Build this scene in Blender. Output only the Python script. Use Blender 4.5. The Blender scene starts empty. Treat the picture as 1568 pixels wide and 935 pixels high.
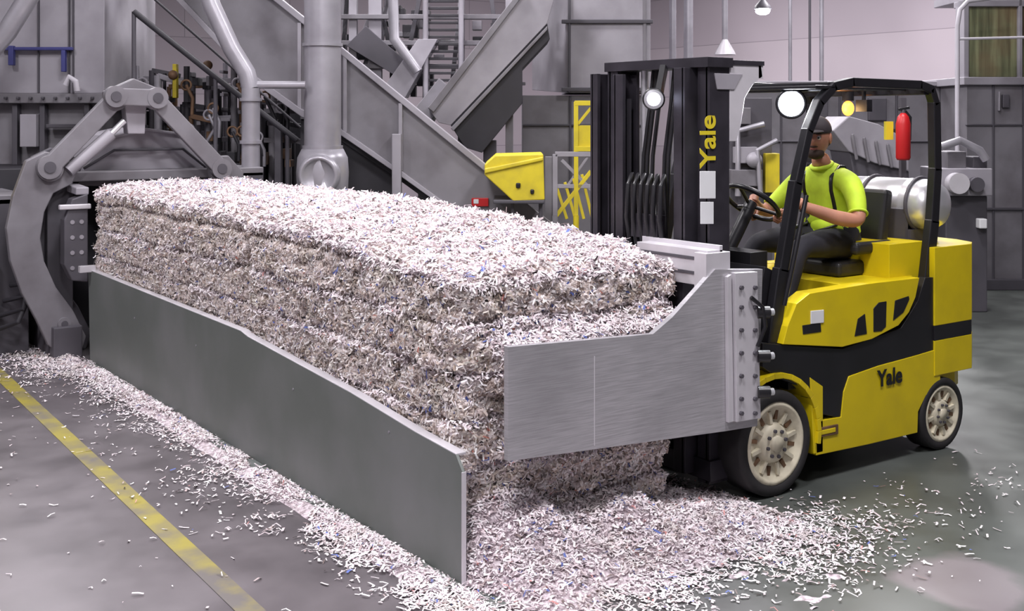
import bpy, math, random
import numpy as np
from mathutils import Vector, Matrix, Euler
from mathutils.bvhtree import BVHTree
random.seed(7)
rng = np.random.default_rng(11)
TH = math.radians(35.5); CS, SN = math.cos(TH), math.sin(TH)
CAMH = 1.9; F = 1770.0
FWD = Vector((SN, CS, 0)); RGT = Vector((CS, -SN, 0)); UP = Vector((0, 0, 1))
OX, OY = -0.19, 4.67

def cw(X, Y, Z):
    x, y = X-OX, Y-OY
    return Vector((x*CS+y*SN, -x*SN+y*CS, Z))
def S(px, py, Y):          # surveyed position: bearing, elevation, distance -> metres
    return cw((px-784)*Y/F, Y, CAMH-(py-180)*Y/F)
def RP(px, py, a):         # point on the vertical plane y=a of the plant grid
    u = (px-784)/F
    b = (u*(4.67+CS*a)+.19+SN*a)/(CS-SN*u)
    Y = 4.67+SN*b+CS*a
    return Vector((b, a, CAMH-(py-180)*Y/F))

# ------------------------------------------------------------------ materials
def lin(c):
    r = []
    for v in c[:3]:
        v = v/255.0
        r.append(v/12.92 if v <= .04045 else ((v+.055)/1.055)**2.4)
    return (*r, 1.0)
MATS = {}
def mat(name, col, rough=.5, metal=0.0, var=.12, scale=6.0, bump=.0, stretch=None, emit=None, estr=0, dirt=None, dscale=3.0, damt=.5):
    if name in MATS: return MATS[name]
    m = bpy.data.materials.new(name); m.use_nodes = True
    nt = m.node_tree; N = nt.nodes; L = nt.links
    b = N['Principled BSDF']
    b.inputs['Roughness'].default_value = rough
    b.inputs['Metallic'].default_value = metal
    tc = N.new('ShaderNodeTexCoord'); mp = N.new('ShaderNodeMapping')
    L.new(tc.outputs['Object'], mp.inputs['Vector'])
    if stretch: mp.inputs['Scale'].default_value = stretch
    nz = N.new('ShaderNodeTexNoise'); nz.inputs['Scale'].default_value = scale; nz.inputs['Detail'].default_value = 5
    L.new(mp.outputs['Vector'], nz.inputs['Vector'])
    rp = N.new('ShaderNodeValToRGB')
    c = lin(col)
    rp.color_ramp.elements[0].position = .3; rp.color_ramp.elements[1].position = .7
    rp.color_ramp.elements[0].color = tuple(max(0, v*(1-var)) for v in c[:3])+(1,)
    rp.color_ramp.elements[1].color = tuple(min(1, v*(1+var)) for v in c[:3])+(1,)
    L.new(nz.outputs['Fac'], rp.inputs['Fac'])
    out = rp.outputs['Color']
    if dirt:
        n2 = N.new('ShaderNodeTexNoise'); n2.inputs['Scale'].default_value = dscale; n2.inputs['Detail'].default_value = 8
        L.new(tc.outputs['Object'], n2.inputs['Vector'])
        r2 = N.new('ShaderNodeValToRGB'); r2.color_ramp.elements[0].position = .45; r2.color_ramp.elements[1].position = .72
        r2.color_ramp.elements[1].color = (damt, damt, damt, 1)
        L.new(n2.outputs['Fac'], r2.inputs['Fac'])
        mx = N.new('ShaderNodeMixRGB'); L.new(r2.outputs['Color'], mx.inputs['Fac'])
        L.new(out, mx.inputs['Color1']); mx.inputs['Color2'].default_value = lin(dirt)
        out = mx.outputs['Color']
    L.new(out, b.inputs['Base Color'])
    if bump:
        bp = N.new('ShaderNodeBump'); bp.inputs['Strength'].default_value = bump; bp.inputs['Distance'].default_value = .01
        L.new(nz.outputs['Fac'], bp.inputs['Height']); L.new(bp.outputs['Normal'], b.inputs['Normal'])
    if emit:
        b.inputs['Emission Color'].default_value = lin(emit); b.inputs['Emission Strength'].default_value = estr
    MATS[name] = m
    return m

YEL = mat('forklift_yellow', (216, 192, 22), .32, 0, .06, 3, dirt=(150, 130, 40), dscale=4, damt=.25)
BLK = mat('black_paint', (30, 29, 33), .35, 0, .2, 5)
MST = mat('mast_steel', (56, 53, 60), .38, .3, .25, 8)
RUB = mat('tyre_rubber', (38, 36, 38), .75, 0, .2, 12, bump=.3)
RIM = mat('cream_rim', (214, 206, 184), .5, 0, .08, 10, dirt=(110, 100, 80), dscale=14, damt=.4)
ALU = mat('brushed_aluminium', (174, 171, 176), .34, .25, .18, 5, stretch=(1.5, 1.5, 45), bump=.05, dirt=(140, 138, 142), dscale=2.5, damt=.5)
ALU2 = mat('aluminium_bright', (204, 200, 206), .4, .2, .08, 6)
CHR = mat('chrome', (225, 225, 230), .28, .6, .05, 5)
TRG = mat('trough_paint', (108, 113, 110), .5, .1, .06, 1.5, dirt=(134, 134, 137), dscale=1.6, damt=.55)
GR1 = mat('machine_grey', (125, 122, 128), .5, .05, .12, 2, dirt=(86, 80, 85), dscale=2.6, damt=.6)
GR2 = mat('machine_grey_light', (158, 154, 162), .5, .05, .1, 2, dirt=(106, 101, 108), dscale=1.8, damt=.55)
GR3 = mat('machine_grey_dark', (82, 79, 86), .55, .1, .16, 3)
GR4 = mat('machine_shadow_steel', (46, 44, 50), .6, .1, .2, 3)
SEAM = mat('panel_seam', (76, 73, 80), .6, 0, .05)
YE2 = mat('guard_yellow', (216, 196, 44), .5, 0, .08, 4, dirt=(150, 130, 60), dscale=5, damt=.4)
BRN = mat('rusty_valve', (116, 88, 66), .6, .2, .3, 9)
PIPE = mat('galvanised_pipe', (168, 165, 173), .35, .35, .1, 5, dirt=(125, 120, 128), dscale=3, damt=.4)
RED = mat('red_paint', (190, 30, 34), .4, 0, .08)
WHT = mat('white_label', (225, 225, 228), .5, 0, .04)
WHP = mat('white_pipe', (190, 186, 194), .5, 0, .06)
BLU = mat('blue_cable', (60, 62, 120), .5)
SKIN = mat('skin', (186, 130, 107), .55, 0, .08, 12)
LIME = mat('hi_vis_lime', (200, 230, 56), .7, 0, .12, 14, bump=.2)
TRO = mat('dark_trousers', (38, 37, 46), .8, 0, .2, 14, bump=.2)
BOOT = mat('boots', (40, 32, 28), .6)
CAPM = mat('cap_cloth', (52, 44, 48), .8)
HAIR = mat('hair', (60, 44, 36), .8)
LIP = mat('lips', (140, 80, 74), .5)
EYEW = mat('eye_white', (230, 228, 225), .3)
SEAT = mat('seat_vinyl', (34, 33, 36), .45, 0, .15, 8)
LAMPW = mat('lamp_glow_white', (255, 255, 255), .5, emit=(235, 240, 255), estr=30)
LAMPO = mat('lamp_glow_amber', (255, 150, 50), .5, emit=(255, 140, 50), estr=5)
LAMPB = mat('lamp_glow_small', (230, 235, 255), .5, emit=(225, 230, 255), estr=14)
GLS = mat('cured_window', (118, 122, 92), .35, 0, .55, 3, stretch=(6, 6, .4), dirt=(120, 80, 60), dscale=2, damt=.6)

# ------------------------------------------------------------------ builder
class B:
    def __init__(s): s.v = []; s.f = []; s.m = []; s.sm = []; s.mats = []
    def mi(s, m):
        if m not in s.mats: s.mats.append(m)
        return s.mats.index(m)
    def add(s, vs, fs, m, smooth=False):
        o = len(s.v); s.v += [Vector(v) for v in vs]; i = s.mi(m)
        for f in fs:
            s.f.append([o+k for k in f]); s.m.append(i); s.sm.append(smooth)
    def box(s, c, sz, m, R=None):
        c = Vector(c); h = Vector(sz)/2; vs = []
        for x in (-1, 1):
            for y in (-1, 1):
                for z in (-1, 1):
                    p = Vector((x*h.x, y*h.y, z*h.z))
                    if R is not None: p = R @ p
                    vs.append(c+p)
        s.add(vs, [(0, 1, 3, 2), (4, 6, 7, 5), (0, 4, 5, 1), (2, 3, 7, 6), (0, 2, 6, 4), (1, 5, 7, 3)], m)
    def bx(s, x0, x1, y0, y1, z0, z1, m):
        s.box(((x0+x1)/2, (y0+y1)/2, (z0+z1)/2), (x1-x0, y1-y0, z1-z0), m)
    def beam(s, p1, p2, w, h, m, up=UP):
        p1 = Vector(p1); p2 = Vector(p2); d = p2-p1
        if d.length < 1e-6: return
        dn = d.normalized(); side = dn.cross(up)
        if side.length < 1e-3: side = dn.cross(RGT)
        side.normalize(); u = side.cross(dn)
        vs = []
        for p in (p1, p2):
            for a, b in ((-1, -1), (1, -1), (1, 1), (-1, 1)): vs.append(p+side*a*w/2+u*b*h/2)
        s.add(vs, [(3, 2, 1, 0), (4, 5, 6, 7), (0, 1, 5, 4), (1, 2, 6, 5), (2, 3, 7, 6), (3, 0, 4, 7)], m)
    def tube(s, pts, r, m, seg=10, smooth=True, flat=1.0):
        pts = [Vector(p) for p in pts]; n = len(pts)
        rs = r if isinstance(r, (list, tuple)) else [r]*n
        t0 = (pts[1]-pts[0]).normalized()
        a = t0.cross(UP)
        if a.length < 1e-2: a = t0.cross(Vector((1, 0, 0)))
        a.normalize(); vs = []; prev = a
        for i, p in enumerate(pts):
            if i == 0: t = t0
            elif i == n-1: t = (pts[-1]-pts[-2]).normalized()
            else: t = ((pts[i+1]-p).normalized()+(p-pts[i-1]).normalized()).normalized()
            prev = (prev - t*prev.dot(t)).normalized(); b2 = t.cross(prev)
            for k in range(seg):
                an = 2*math.pi*k/seg
                vs.append(p+prev*math.cos(an)*rs[i]+b2*math.sin(an)*rs[i]*flat)
        fs = []
        for i in range(n-1):
            for k in range(seg):
                k2 = (k+1) % seg
                fs.append((i*seg+k, i*seg+k2, (i+1)*seg+k2, (i+1)*seg+k))
        s.add(vs, fs, m, smooth)
        s.add(vs[:seg], [tuple(range(seg))[::-1]], m); s.add(vs[-seg:], [tuple(range(seg))], m)
    def cyl(s, p1, p2, r, m, r2=None, seg=24):
        s.tube([p1, p2], [r, r if r2 is None else r2], m, seg)
    def lathe(s, c, ax, prof, m, seg=40, smooth=True):
        c = Vector(c); ax = Vector(ax).normalized(); a = ax.orthogonal().normalized(); b = ax.cross(a)
        vs = []
        for (r, h) in prof:
            for k in range(seg):
                an = 2*math.pi*k/seg
                vs.append(c+ax*h+(a*math.cos(an)+b*math.sin(an))*r)
        fs = []
        for i in range(len(prof)-1):
            for k in range(seg):
                k2 = (k+1) % seg
                fs.append((i*seg+k, i*seg+k2, (i+1)*seg+k2, (i+1)*seg+k))
        s.add(vs, fs, m, smooth)
    def prism(s, poly, vec, m):
        poly = [Vector(p) for p in poly]; vec = Vector(vec); n = len(poly)
        vs = poly+[p+vec for p in poly]
        fs = [tuple(range(n)), tuple(range(n, 2*n))[::-1]]
        for i in range(n):
            j = (i+1) % n; fs.append((i, i+n, j+n, j))
        s.add(vs, fs, m)
    def sph(s, c, r, m, R=None, nu=20, nv=12, fn=None):
        c = Vector(c)
        if not isinstance(r, (tuple, list)): r = (r, r, r)
        vs = []; fs = []
        for j in range(nv+1):
            ph = math.pi*j/nv
            for i in range(nu):
                th = 2*math.pi*i/nu
                d = Vector((math.sin(ph)*math.cos(th), math.sin(ph)*math.sin(th), math.cos(ph)))
                p = Vector((d.x*r[0], d.y*r[1], d.z*r[2]))
                if fn: p = fn(d, p)
                if R is not None: p = R @ p
                vs.append(c+p)
        for j in range(nv):
            for i in range(nu):
                i2 = (i+1) % nu
                fs.append((j*nu+i, (j+1)*nu+i, (j+1)*nu+i2, j*nu+i2))
        s.add(vs, fs, m, True)
    def torus(s, c, ax, R, r, m, seg=36, ss=10):
        c = Vector(c); ax = Vector(ax).normalized(); a = ax.orthogonal().normalized(); b = ax.cross(a)
        vs = []; fs = []
        for i in range(seg):
            an = 2*math.pi*i/seg; d = a*math.cos(an)+b*math.sin(an)
            for k in range(ss):
                bn = 2*math.pi*k/ss
                vs.append(c+d*(R+r*math.cos(bn))+ax*r*math.sin(bn))
        for i in range(seg):
            for k in range(ss):
                i2 = (i+1) % seg; k2 = (k+1) % ss
                fs.append((i*ss+k, i2*ss+k, i2*ss+k2, i*ss+k2))
        s.add(vs, fs, m, True)
    def rect(s, px0, py0, px1, py1, Y, depth, m, ground=False):
        p = [S(px0, py0, Y), S(px1, py0, Y), S(px1, py1, Y), S(px0, py1, Y)]
        if ground:
            p[2].z = 0; p[3].z = 0
        s.prism(p, FWD*depth, m)
    def poly(s, pts, Y, depth, m):
        s.prism([S(x, y, Y) for x, y in pts], FWD*depth, m)
    def done(s, name, bevel=0, parent=None, segs=2):
        vs = s.v
        mn = Vector((min(v.x for v in vs), min(v.y for v in vs), min(v.z for v in vs)))
        mx = Vector((max(v.x for v in vs), max(v.y for v in vs), max(v.z for v in vs)))
        o = Vector(((mn.x+mx.x)/2, (mn.y+mx.y)/2, mn.z))
        me = bpy.data.meshes.new(name)
        me.from_pydata([tuple(v-o) for v in vs], [], s.f)
        for m in s.mats: me.materials.append(m)
        me.polygons.foreach_set('material_index', s.m)
        me.polygons.foreach_set('use_smooth', s.sm)
        me.update()
        import bmesh
        bm = bmesh.new(); bm.from_mesh(me); bmesh.ops.recalc_face_normals(bm, faces=bm.faces); bm.to_mesh(me); bm.free()
        ob = bpy.data.objects.new(name, me); bpy.context.scene.collection.objects.link(ob)
        ob.location = o
        if bevel:
            md = ob.modifiers.new('bevel', 'BEVEL'); md.width = bevel; md.segments = segs; md.limit_method = 'ANGLE'; md.angle_limit = math.radians(40)
            md.use_clamp_overlap = True
        if parent: setpar(ob, parent)
        return ob
def setpar(ob, parent):
    ob.parent = parent; ob.matrix_parent_inverse = Matrix.Translation(-parent.location)
def empty(name, loc):
    e = bpy.data.objects.new(name, None); e.location = loc; e.empty_display_size = .2
    bpy.context.scene.collection.objects.link(e); return e

# ------------------------------------------------------------------ room
def floor_mat():
    m = bpy.data.materials.new('polished_concrete'); m.use_nodes = True
    nt = m.node_tree; N = nt.nodes; L = nt.links; b = N['Principled BSDF']
    tc = N.new('ShaderNodeTexCoord')
    n1 = N.new('ShaderNodeTexNoise'); n1.inputs['Scale'].default_value = .55; n1.inputs['Detail'].default_value = 6
    n2 = N.new('ShaderNodeTexNoise'); n2.inputs['Scale'].default_value = 3; n2.inputs['Detail'].default_value = 9
    n3 = N.new('ShaderNodeTexNoise'); n3.inputs['Scale'].default_value = 60; n3.inputs['Detail'].default_value = 4
    for n in (n1, n2, n3): L.new(tc.outputs['Object'], n.inputs['Vector'])
    sp = N.new('ShaderNodeSeparateXYZ'); L.new(tc.outputs['Object'], sp.inputs[0])
    mr = N.new('ShaderNodeMapRange'); mr.inputs[1].default_value = -.3; mr.inputs[2].default_value = 1.2
    L.new(sp.outputs['X'], mr.inputs[0])
    a = N.new('ShaderNodeMixRGB'); a.inputs[1].default_value = lin((103, 97, 101)); a.inputs[2].default_value = lin((84, 88, 85))
    L.new(mr.outputs[0], a.inputs[0])
    r = N.new('ShaderNodeValToRGB'); r.color_ramp.elements[0].position = .38; r.color_ramp.elements[1].position = .64
    r.color_ramp.elements[0].color = (.66, .66, .66, 1); r.color_ramp.elements[1].color = (1.2, 1.2, 1.2, 1)
    ad = N.new('ShaderNodeMath'); ad.operation = 'MULTIPLY_ADD'; L.new(n2.outputs['Fac'], ad.inputs[0]); ad.inputs[1].default_value = .5
    hf = N.new('ShaderNodeMath'); hf.operation = 'MULTIPLY'; L.new(n1.outputs['Fac'], hf.inputs[0]); hf.inputs[1].default_value = .5
    L.new(hf.outputs[0], ad.inputs[2]); L.new(ad.outputs[0], r.inputs['Fac'])
    mu = N.new('ShaderNodeMixRGB'); mu.blend_type = 'MULTIPLY'; mu.inputs[0].default_value = 1
    L.new(a.outputs[0], mu.inputs[1]); L.new(r.outputs[0], mu.inputs[2])
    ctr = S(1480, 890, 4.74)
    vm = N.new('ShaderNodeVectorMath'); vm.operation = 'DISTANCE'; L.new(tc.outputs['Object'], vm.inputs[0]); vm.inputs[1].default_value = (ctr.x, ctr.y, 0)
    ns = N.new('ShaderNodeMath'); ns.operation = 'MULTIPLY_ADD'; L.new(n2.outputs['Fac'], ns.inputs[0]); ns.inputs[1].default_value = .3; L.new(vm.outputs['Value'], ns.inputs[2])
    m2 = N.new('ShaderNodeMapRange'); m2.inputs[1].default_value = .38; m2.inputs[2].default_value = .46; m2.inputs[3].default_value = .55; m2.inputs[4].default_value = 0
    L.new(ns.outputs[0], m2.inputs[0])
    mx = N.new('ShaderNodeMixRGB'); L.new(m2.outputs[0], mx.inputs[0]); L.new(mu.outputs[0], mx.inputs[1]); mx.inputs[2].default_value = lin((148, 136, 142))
    L.new(mx.outputs[0], b.inputs['Base Color'])
    rr = N.new('ShaderNodeMapRange'); rr.inputs[3].default_value = .2; rr.inputs[4].default_value = .5; L.new(n2.outputs['Fac'], rr.inputs[0]); L.new(rr.outputs[0], b.inputs['Roughness'])
    bp = N.new('ShaderNodeBump'); bp.inputs['Strength'].default_value = .08; L.new(n3.outputs['Fac'], bp.inputs['Height']); L.new(bp.outputs['Normal'], b.inputs['Normal'])
    return m
def wall_mat():
    m = bpy.data.materials.new('wall_panelling'); m.use_nodes = True
    nt = m.node_tree; N = nt.nodes; L = nt.links; b = N['Principled BSDF']; b.inputs['Roughness'].default_value = .7
    tc = N.new('ShaderNodeTexCoord'); w = N.new('ShaderNodeTexBrick')
    mp = N.new('ShaderNodeMapping'); mp.inputs['Rotation'].default_value = (math.pi/2, 0, 0)
    L.new(tc.outputs['Object'], mp.inputs['Vector'])
    w.inputs['Scale'].default_value = 1; w.inputs['Brick Width'].default_value = 2.4; w.inputs['Row Height'].default_value = 1.2; w.inputs['Mortar Size'].default_value = .008
    w.inputs['Color1'].default_value = lin((190, 178, 187)); w.inputs['Color2'].default_value = lin((180, 168, 178)); w.inputs['Mortar'].default_value = lin((148, 138, 147))
    n1 = N.new('ShaderNodeTexNoise'); n1.inputs['Scale'].default_value = .35; L.new(tc.outputs['Object'], n1.inputs['Vector'])
    L.new(mp.outputs['Vector'], w.inputs['Vector'])
    mx = N.new('ShaderNodeMixRGB'); mx.blend_type = 'MULTIPLY'; mx.inputs[0].default_value = .45
    L.new(w.outputs['Color'], mx.inputs[1]); L.new(n1.outputs['Fac'], mx.inputs[2]); L.new(mx.outputs[0], b.inputs['Base Color'])
    return m
WM = wall_mat()
X0, X1, Y0, Y1, H = -9, 17, -9, 20, 7.0
def slab(name, x0, x1, y0, y1, z0, z1, m):
    me = bpy.data.meshes.new(name)
    vs = [(x, y, z) for x in (x0, x1) for y in (y0, y1) for z in (z0, z1)]
    me.from_pydata(vs, [], [(0, 1, 3, 2), (4, 6, 7, 5), (0, 4, 5, 1), (2, 3, 7, 6), (0, 2, 6, 4), (1, 5, 7, 3)])
    me.materials.append(m); ob = bpy.data.objects.new(name, me); bpy.context.scene.collection.objects.link(ob); return ob
slab('floor', X0, X1, Y0, Y1, -.1, 0, floor_mat())
slab('ceiling', X0, X1, Y0, Y1, H, H+.1, mat('ceiling_paint', (110, 106, 114), .8))
slab('wall_back', X0, X1, Y1, Y1+.15, 0, H, WM)
slab('wall_front', X0, X1, Y0-.15, Y0, 0, H, mat('front_wall_paint', (140, 136, 142), .8))
slab('wall_right', X1, X1+.15, Y0, Y1, 0, H, WM)
slab('wall_left', X0-.15, X0, Y0, Y1, 0, H, mat('side_wall_paint', (150, 144, 152), .8))

def line_mat():
    m = bpy.data.materials.new('worn_yellow_paint'); m.use_nodes = True
    N = m.node_tree.nodes; L = m.node_tree.links; b = N['Principled BSDF']; b.inputs['Roughness'].default_value = .5
    tc = N.new('ShaderNodeTexCoord'); n = N.new('ShaderNodeTexNoise'); n.inputs['Scale'].default_value = 5; n.inputs['Detail'].default_value = 9
    L.new(tc.outputs['Object'], n.inputs['Vector'])
    sp = N.new('ShaderNodeSeparateXYZ'); L.new(tc.outputs['Object'], sp.inputs[0])
    mr = N.new('ShaderNodeMapRange'); mr.inputs[1].default_value = 1.2; mr.inputs[2].default_value = .1; mr.inputs[3].default_value = 0; mr.inputs[4].default_value = .3
    L.new(sp.outputs['Y'], mr.inputs[0])
    ad = N.new('ShaderNodeMath'); L.new(n.outputs['Fac'], ad.inputs[0]); L.new(mr.outputs[0], ad.inputs[1])
    r = N.new('ShaderNodeValToRGB'); r.color_ramp.elements[0].position = .38; r.color_ramp.elements[1].position = .72
    r.color_ramp.elements[0].color = lin((154, 142, 62)); r.color_ramp.elements[1].color = lin((106, 100, 98))
    L.new(ad.outputs[0], r.inputs['Fac']); L.new(r.outputs['Color'], b.inputs['Base Color'])
    return m
me = bpy.data.meshes.new('floor_marking_line')
lv = []
for y in (.15, 12.0):
    xc = -.795+(y-.15)*.023
    for x in (xc-.05, xc+.05):
        for z in (.0005, .003): lv.append((x, y, z))
me.from_pydata(lv, [], [(0, 1, 3, 2), (4, 6, 7, 5), (0, 4, 5, 1), (2, 3, 7, 6), (0, 2, 6, 4), (1, 5, 7, 3)])
me.materials.append(line_mat()); bpy.context.scene.collection.objects.link(bpy.data.objects.new('floor_marking_line', me))

# ------------------------------------------------------------------ noise & shreds
def hsh(a, b=0, c=0, seed=0.0):
    v = np.sin(a*127.1+b*311.7+c*74.7+seed*13.7)*43758.5453
    return v-np.floor(v)
def vnoise(x, y, z, seed=0.0):
    x, y, z = np.broadcast_arrays(np.asarray(x, float), np.asarray(y, float), np.asarray(z, float))
    xi, yi, zi = np.floor(x), np.floor(y), np.floor(z); xf, yf, zf = x-xi, y-yi, z-zi
    sx, sy, sz = (t*t*(3-2*t) for t in (xf, yf, zf))
    r = 0
    for dx in (0, 1):
        for dy in (0, 1):
            for dz in (0, 1):
                w = (sx if dx else 1-sx)*(sy if dy else 1-sy)*(sz if dz else 1-sz)
                r = r+w*hsh(xi+dx, yi+dy, zi+dz, seed)
    return r*2-1
def fbm(x, y, z, s=0):
    return .6*vnoise(x, y, z, s)+.3*vnoise(x*2.1, y*2.1, z*2.1, s+1)+.15*vnoise(x*4.3, y*4.3, z*4.3, s+2)

def shreds(pos, nrm, tilt, L0, L1, W0, W1, lift, horiz=None):
    n = len(pos)
    tl = np.asarray(tilt)[..., None] if np.ndim(tilt) else tilt
    nn = nrm+rng.normal(0, 1, (n, 3))*tl
    nn /= np.linalg.norm(nn, axis=1)[:, None]
    t = rng.normal(0, 1, (n, 3))
    if horiz is not None: t[:, 2] *= horiz
    t -= nn*(t*nn).sum(1)[:, None]; t /= np.linalg.norm(t, axis=1)[:, None]
    b = np.cross(nn, t)
    L = (L0+(L1-L0)*rng.uniform(0, 1, n)**1.6)[:, None]; W = (W0+(W1-W0)*rng.uniform(0, 1, n)**1.5)[:, None]
    bend = rng.uniform(-.15, .35, n)[:, None]*L
    sk = b*rng.uniform(-.35, .35, n)[:, None]*L
    p = pos+nrm*rng.uniform(0, lift, n)[:, None]
    rows = [p-t*L/2-b*W/2+sk, p-t*L/2+b*W/2+sk, p+nn*bend-b*W/2, p+nn*bend+b*W/2, p+t*L/2-b*W/2+sk, p+t*L/2+b*W/2+sk]
    V = np.stack(rows, 1).reshape(-1, 3)
    o = (np.arange(n)*6)[:, None]
    Fc = np.concatenate([o+np.array([[0, 1, 3, 2]]), o+np.array([[2, 3, 5, 4]])], 0)
    return V, Fc
PAL_TOP = [((240, 229, 234), .50), ((250, 245, 248), .28), ((220, 204, 209), .13), ((186, 168, 168), .04), ((136, 120, 118), .018), ((100, 116, 185), .014), ((58, 48, 50), .012), ((212, 150, 148), .007)]
PAL_SIDE = [((238, 228, 225), .33), ((250, 244, 244), .25), ((218, 202, 194), .22), ((184, 165, 155), .10), ((134, 116, 106), .05), ((86, 100, 168), .02), ((42, 36, 38), .04), ((196, 124, 112), .006)]
def colours(n, pal, pos=None, amp=.2):
    w = np.array([p[1] for p in pal]); w /= w.sum()
    cols = np.array([lin(p[0]) for p in pal])
    c = cols[rng.choice(len(pal), n, p=w)]
    c[:, :3] *= rng.uniform(.84, 1.06, n)[:, None]
    if pos is not None:
        m = fbm(pos[:, 0]*7, pos[:, 1]*7, pos[:, 2]*9, 21)
        m2 = fbm(pos[:, 0]*22, pos[:, 1]*22, pos[:, 2]*28, 31)
        k = 1+amp*m+amp*.9*m2
        c[:, :3] *= k[:, None]
        warm = np.clip(-m, 0, 1)*amp
        c[:, 2] *= 1-.5*warm
    return np.clip(c, 0, 1)
def attr_mat():
    m = bpy.data.materials.new('paper_shred'); m.use_nodes = True
    N = m.node_tree.nodes; L = m.node_tree.links; b = N['Principled BSDF']; b.inputs['Roughness'].default_value = .8
    a = N.new('ShaderNodeAttribute'); a.attribute_name = 'Col'; L.new(a.outputs['Color'], b.inputs['Base Color'])
    return m
PAPER = attr_mat()
def core_mat(name, c0, c1, c2):
    m = bpy.data.materials.new(name); m.use_nodes = True
    N = m.node_tree.nodes; L = m.node_tree.links; b = N['Principled BSDF']; b.inputs['Roughness'].default_value = .9
    tc = N.new('ShaderNodeTexCoord'); v = N.new('ShaderNodeTexVoronoi'); v.inputs['Scale'].default_value = 70
    n = N.new('ShaderNodeTexNoise'); n.inputs['Scale'].default_value = 40; n.inputs['Detail'].default_value = 6
    L.new(tc.outputs['Object'], n.inputs['Vector']); L.new(tc.outputs['Object'], v.inputs['Vector'])
    r = N.new('ShaderNodeValToRGB'); e = r.color_ramp.elements; e[0].position = .3; e[0].color = lin(c0); e[1].position = .5; e[1].color = lin(c1)
    q = r.color_ramp.elements.new(.68); q.color = lin(c2)
    L.new(n.outputs['Fac'], r.inputs['Fac']); L.new(r.outputs['Color'], b.inputs['Base Color'])
    bp = N.new('ShaderNodeBump'); bp.inputs['Strength'].default_value = .8; bp.inputs['Distance'].default_value = .01
    L.new(v.outputs['Distance'], bp.inputs['Height']); L.new(bp.outputs['Normal'], b.inputs['Normal'])
    return m
CORE = core_mat('pressed_paper_core', (140, 122, 114), (214, 200, 196), (242, 232, 234))
def paper_object(name, base_v, base_f, SV, SF, SC, basemat=CORE):
    nb = len(base_v)
    V = np.concatenate([base_v, SV], 0)
    o = np.array([V[:, 0].mean(), V[:, 1].mean(), 0]); V = V-o
    Fs = base_f.tolist()+(SF+nb).tolist()
    me = bpy.data.meshes.new(name); me.from_pydata(V.tolist(), [], Fs)
    me.materials.append(basemat); me.materials.append(PAPER)
    mi = np.zeros(len(Fs), dtype=np.int32); mi[len(base_f):] = 1
    me.polygons.foreach_set('material_index', mi)
    sm = np.zeros(len(Fs), dtype=bool); sm[:len(base_f)] = True
    me.polygons.foreach_set('use_smooth', sm)
    ca = me.color_attributes.new('Col', 'FLOAT_COLOR', 'POINT')
    col = np.ones((len(V), 4)); col[:nb, :3] = .6; col[nb:] = np.repeat(SC, 6, 0)
    ca.data.foreach_set('color', col.ravel().astype(np.float32))
    me.update()
    ob = bpy.data.objects.new(name, me); bpy.context.scene.collection.objects.link(ob); ob.location = o
    return ob

# ------------------------------------------------------------------ bales
BL, BR = .085, 1.30; LAY = .205
def Hf(a): return np.interp(a, [.1, .18, .5, 1.0, 1.5, 2.5, 5.6], [1.19, 1.21, 1.25, 1.29, 1.32, 1.355, 1.35])
def gaps(a):
    g = 0
    for c, d, w in ((1.33, .045, .022), (3.3, .03, .025), (4.35, .03, .025)):
        g = g+d*np.exp(-((a-c)/w)**2)
    return g
def Zt(b, a, a0, a1):
    e = np.minimum(np.minimum(b-BL, BR-b), a-a0 if a0 < 1 else 9)
    z = Hf(a)-.04*np.clip(1-e/.05, 0, 1)**2+.030*fbm(b*4, a*4, 9.1)+.020*vnoise(b*14, a*14, 3.3)+.012*vnoise(b*30, a*30, 5.3)+.02*np.sin(np.pi*np.clip((b-BL)/(BR-BL), 0, 1))
    if a0 > 1: z = z-.06*np.exp(-((a-a0)/.035)**2)
    else: z = z-.06*np.exp(-((a-a1)/.035)**2)-.03*np.exp(-((a-1.33)/.03)**2)*np.exp(-((b-BL)/.25)**2)
    return z
RC = .045
def path(s, a0, a1):
    la = a1-a0-RC; q = RC*math.pi/2; we = BR-BL-2*RC
    s = np.asarray(s, float); x = np.zeros_like(s); y = np.zeros_like(s); nx = np.zeros_like(s); ny = np.zeros_like(s)
    k = s < la; x[k] = BL; y[k] = a1-s[k]; nx[k] = -1
    k = (s >= la) & (s < la+q); t = (s[k]-la)/RC; x[k] = BL+RC-RC*np.cos(t); y[k] = a0+RC-RC*np.sin(t); nx[k] = -np.cos(t); ny[k] = -np.sin(t)
    k = (s >= la+q) & (s < la+q+we); x[k] = BL+RC+s[k]-la-q; y[k] = a0; ny[k] = -1
    k = (s >= la+q+we) & (s < la+2*q+we); t = (s[k]-la-q-we)/RC; x[k] = BR-RC+RC*np.sin(t); y[k] = a0+RC-RC*np.cos(t); nx[k] = np.sin(t); ny[k] = -np.cos(t)
    k = s >= la+2*q+we; x[k] = BR; y[k] = a0+RC+s[k]-(la+2*q+we); nx[k] = 1
    return x, y, nx, ny, la+2*q+we+la
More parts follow.
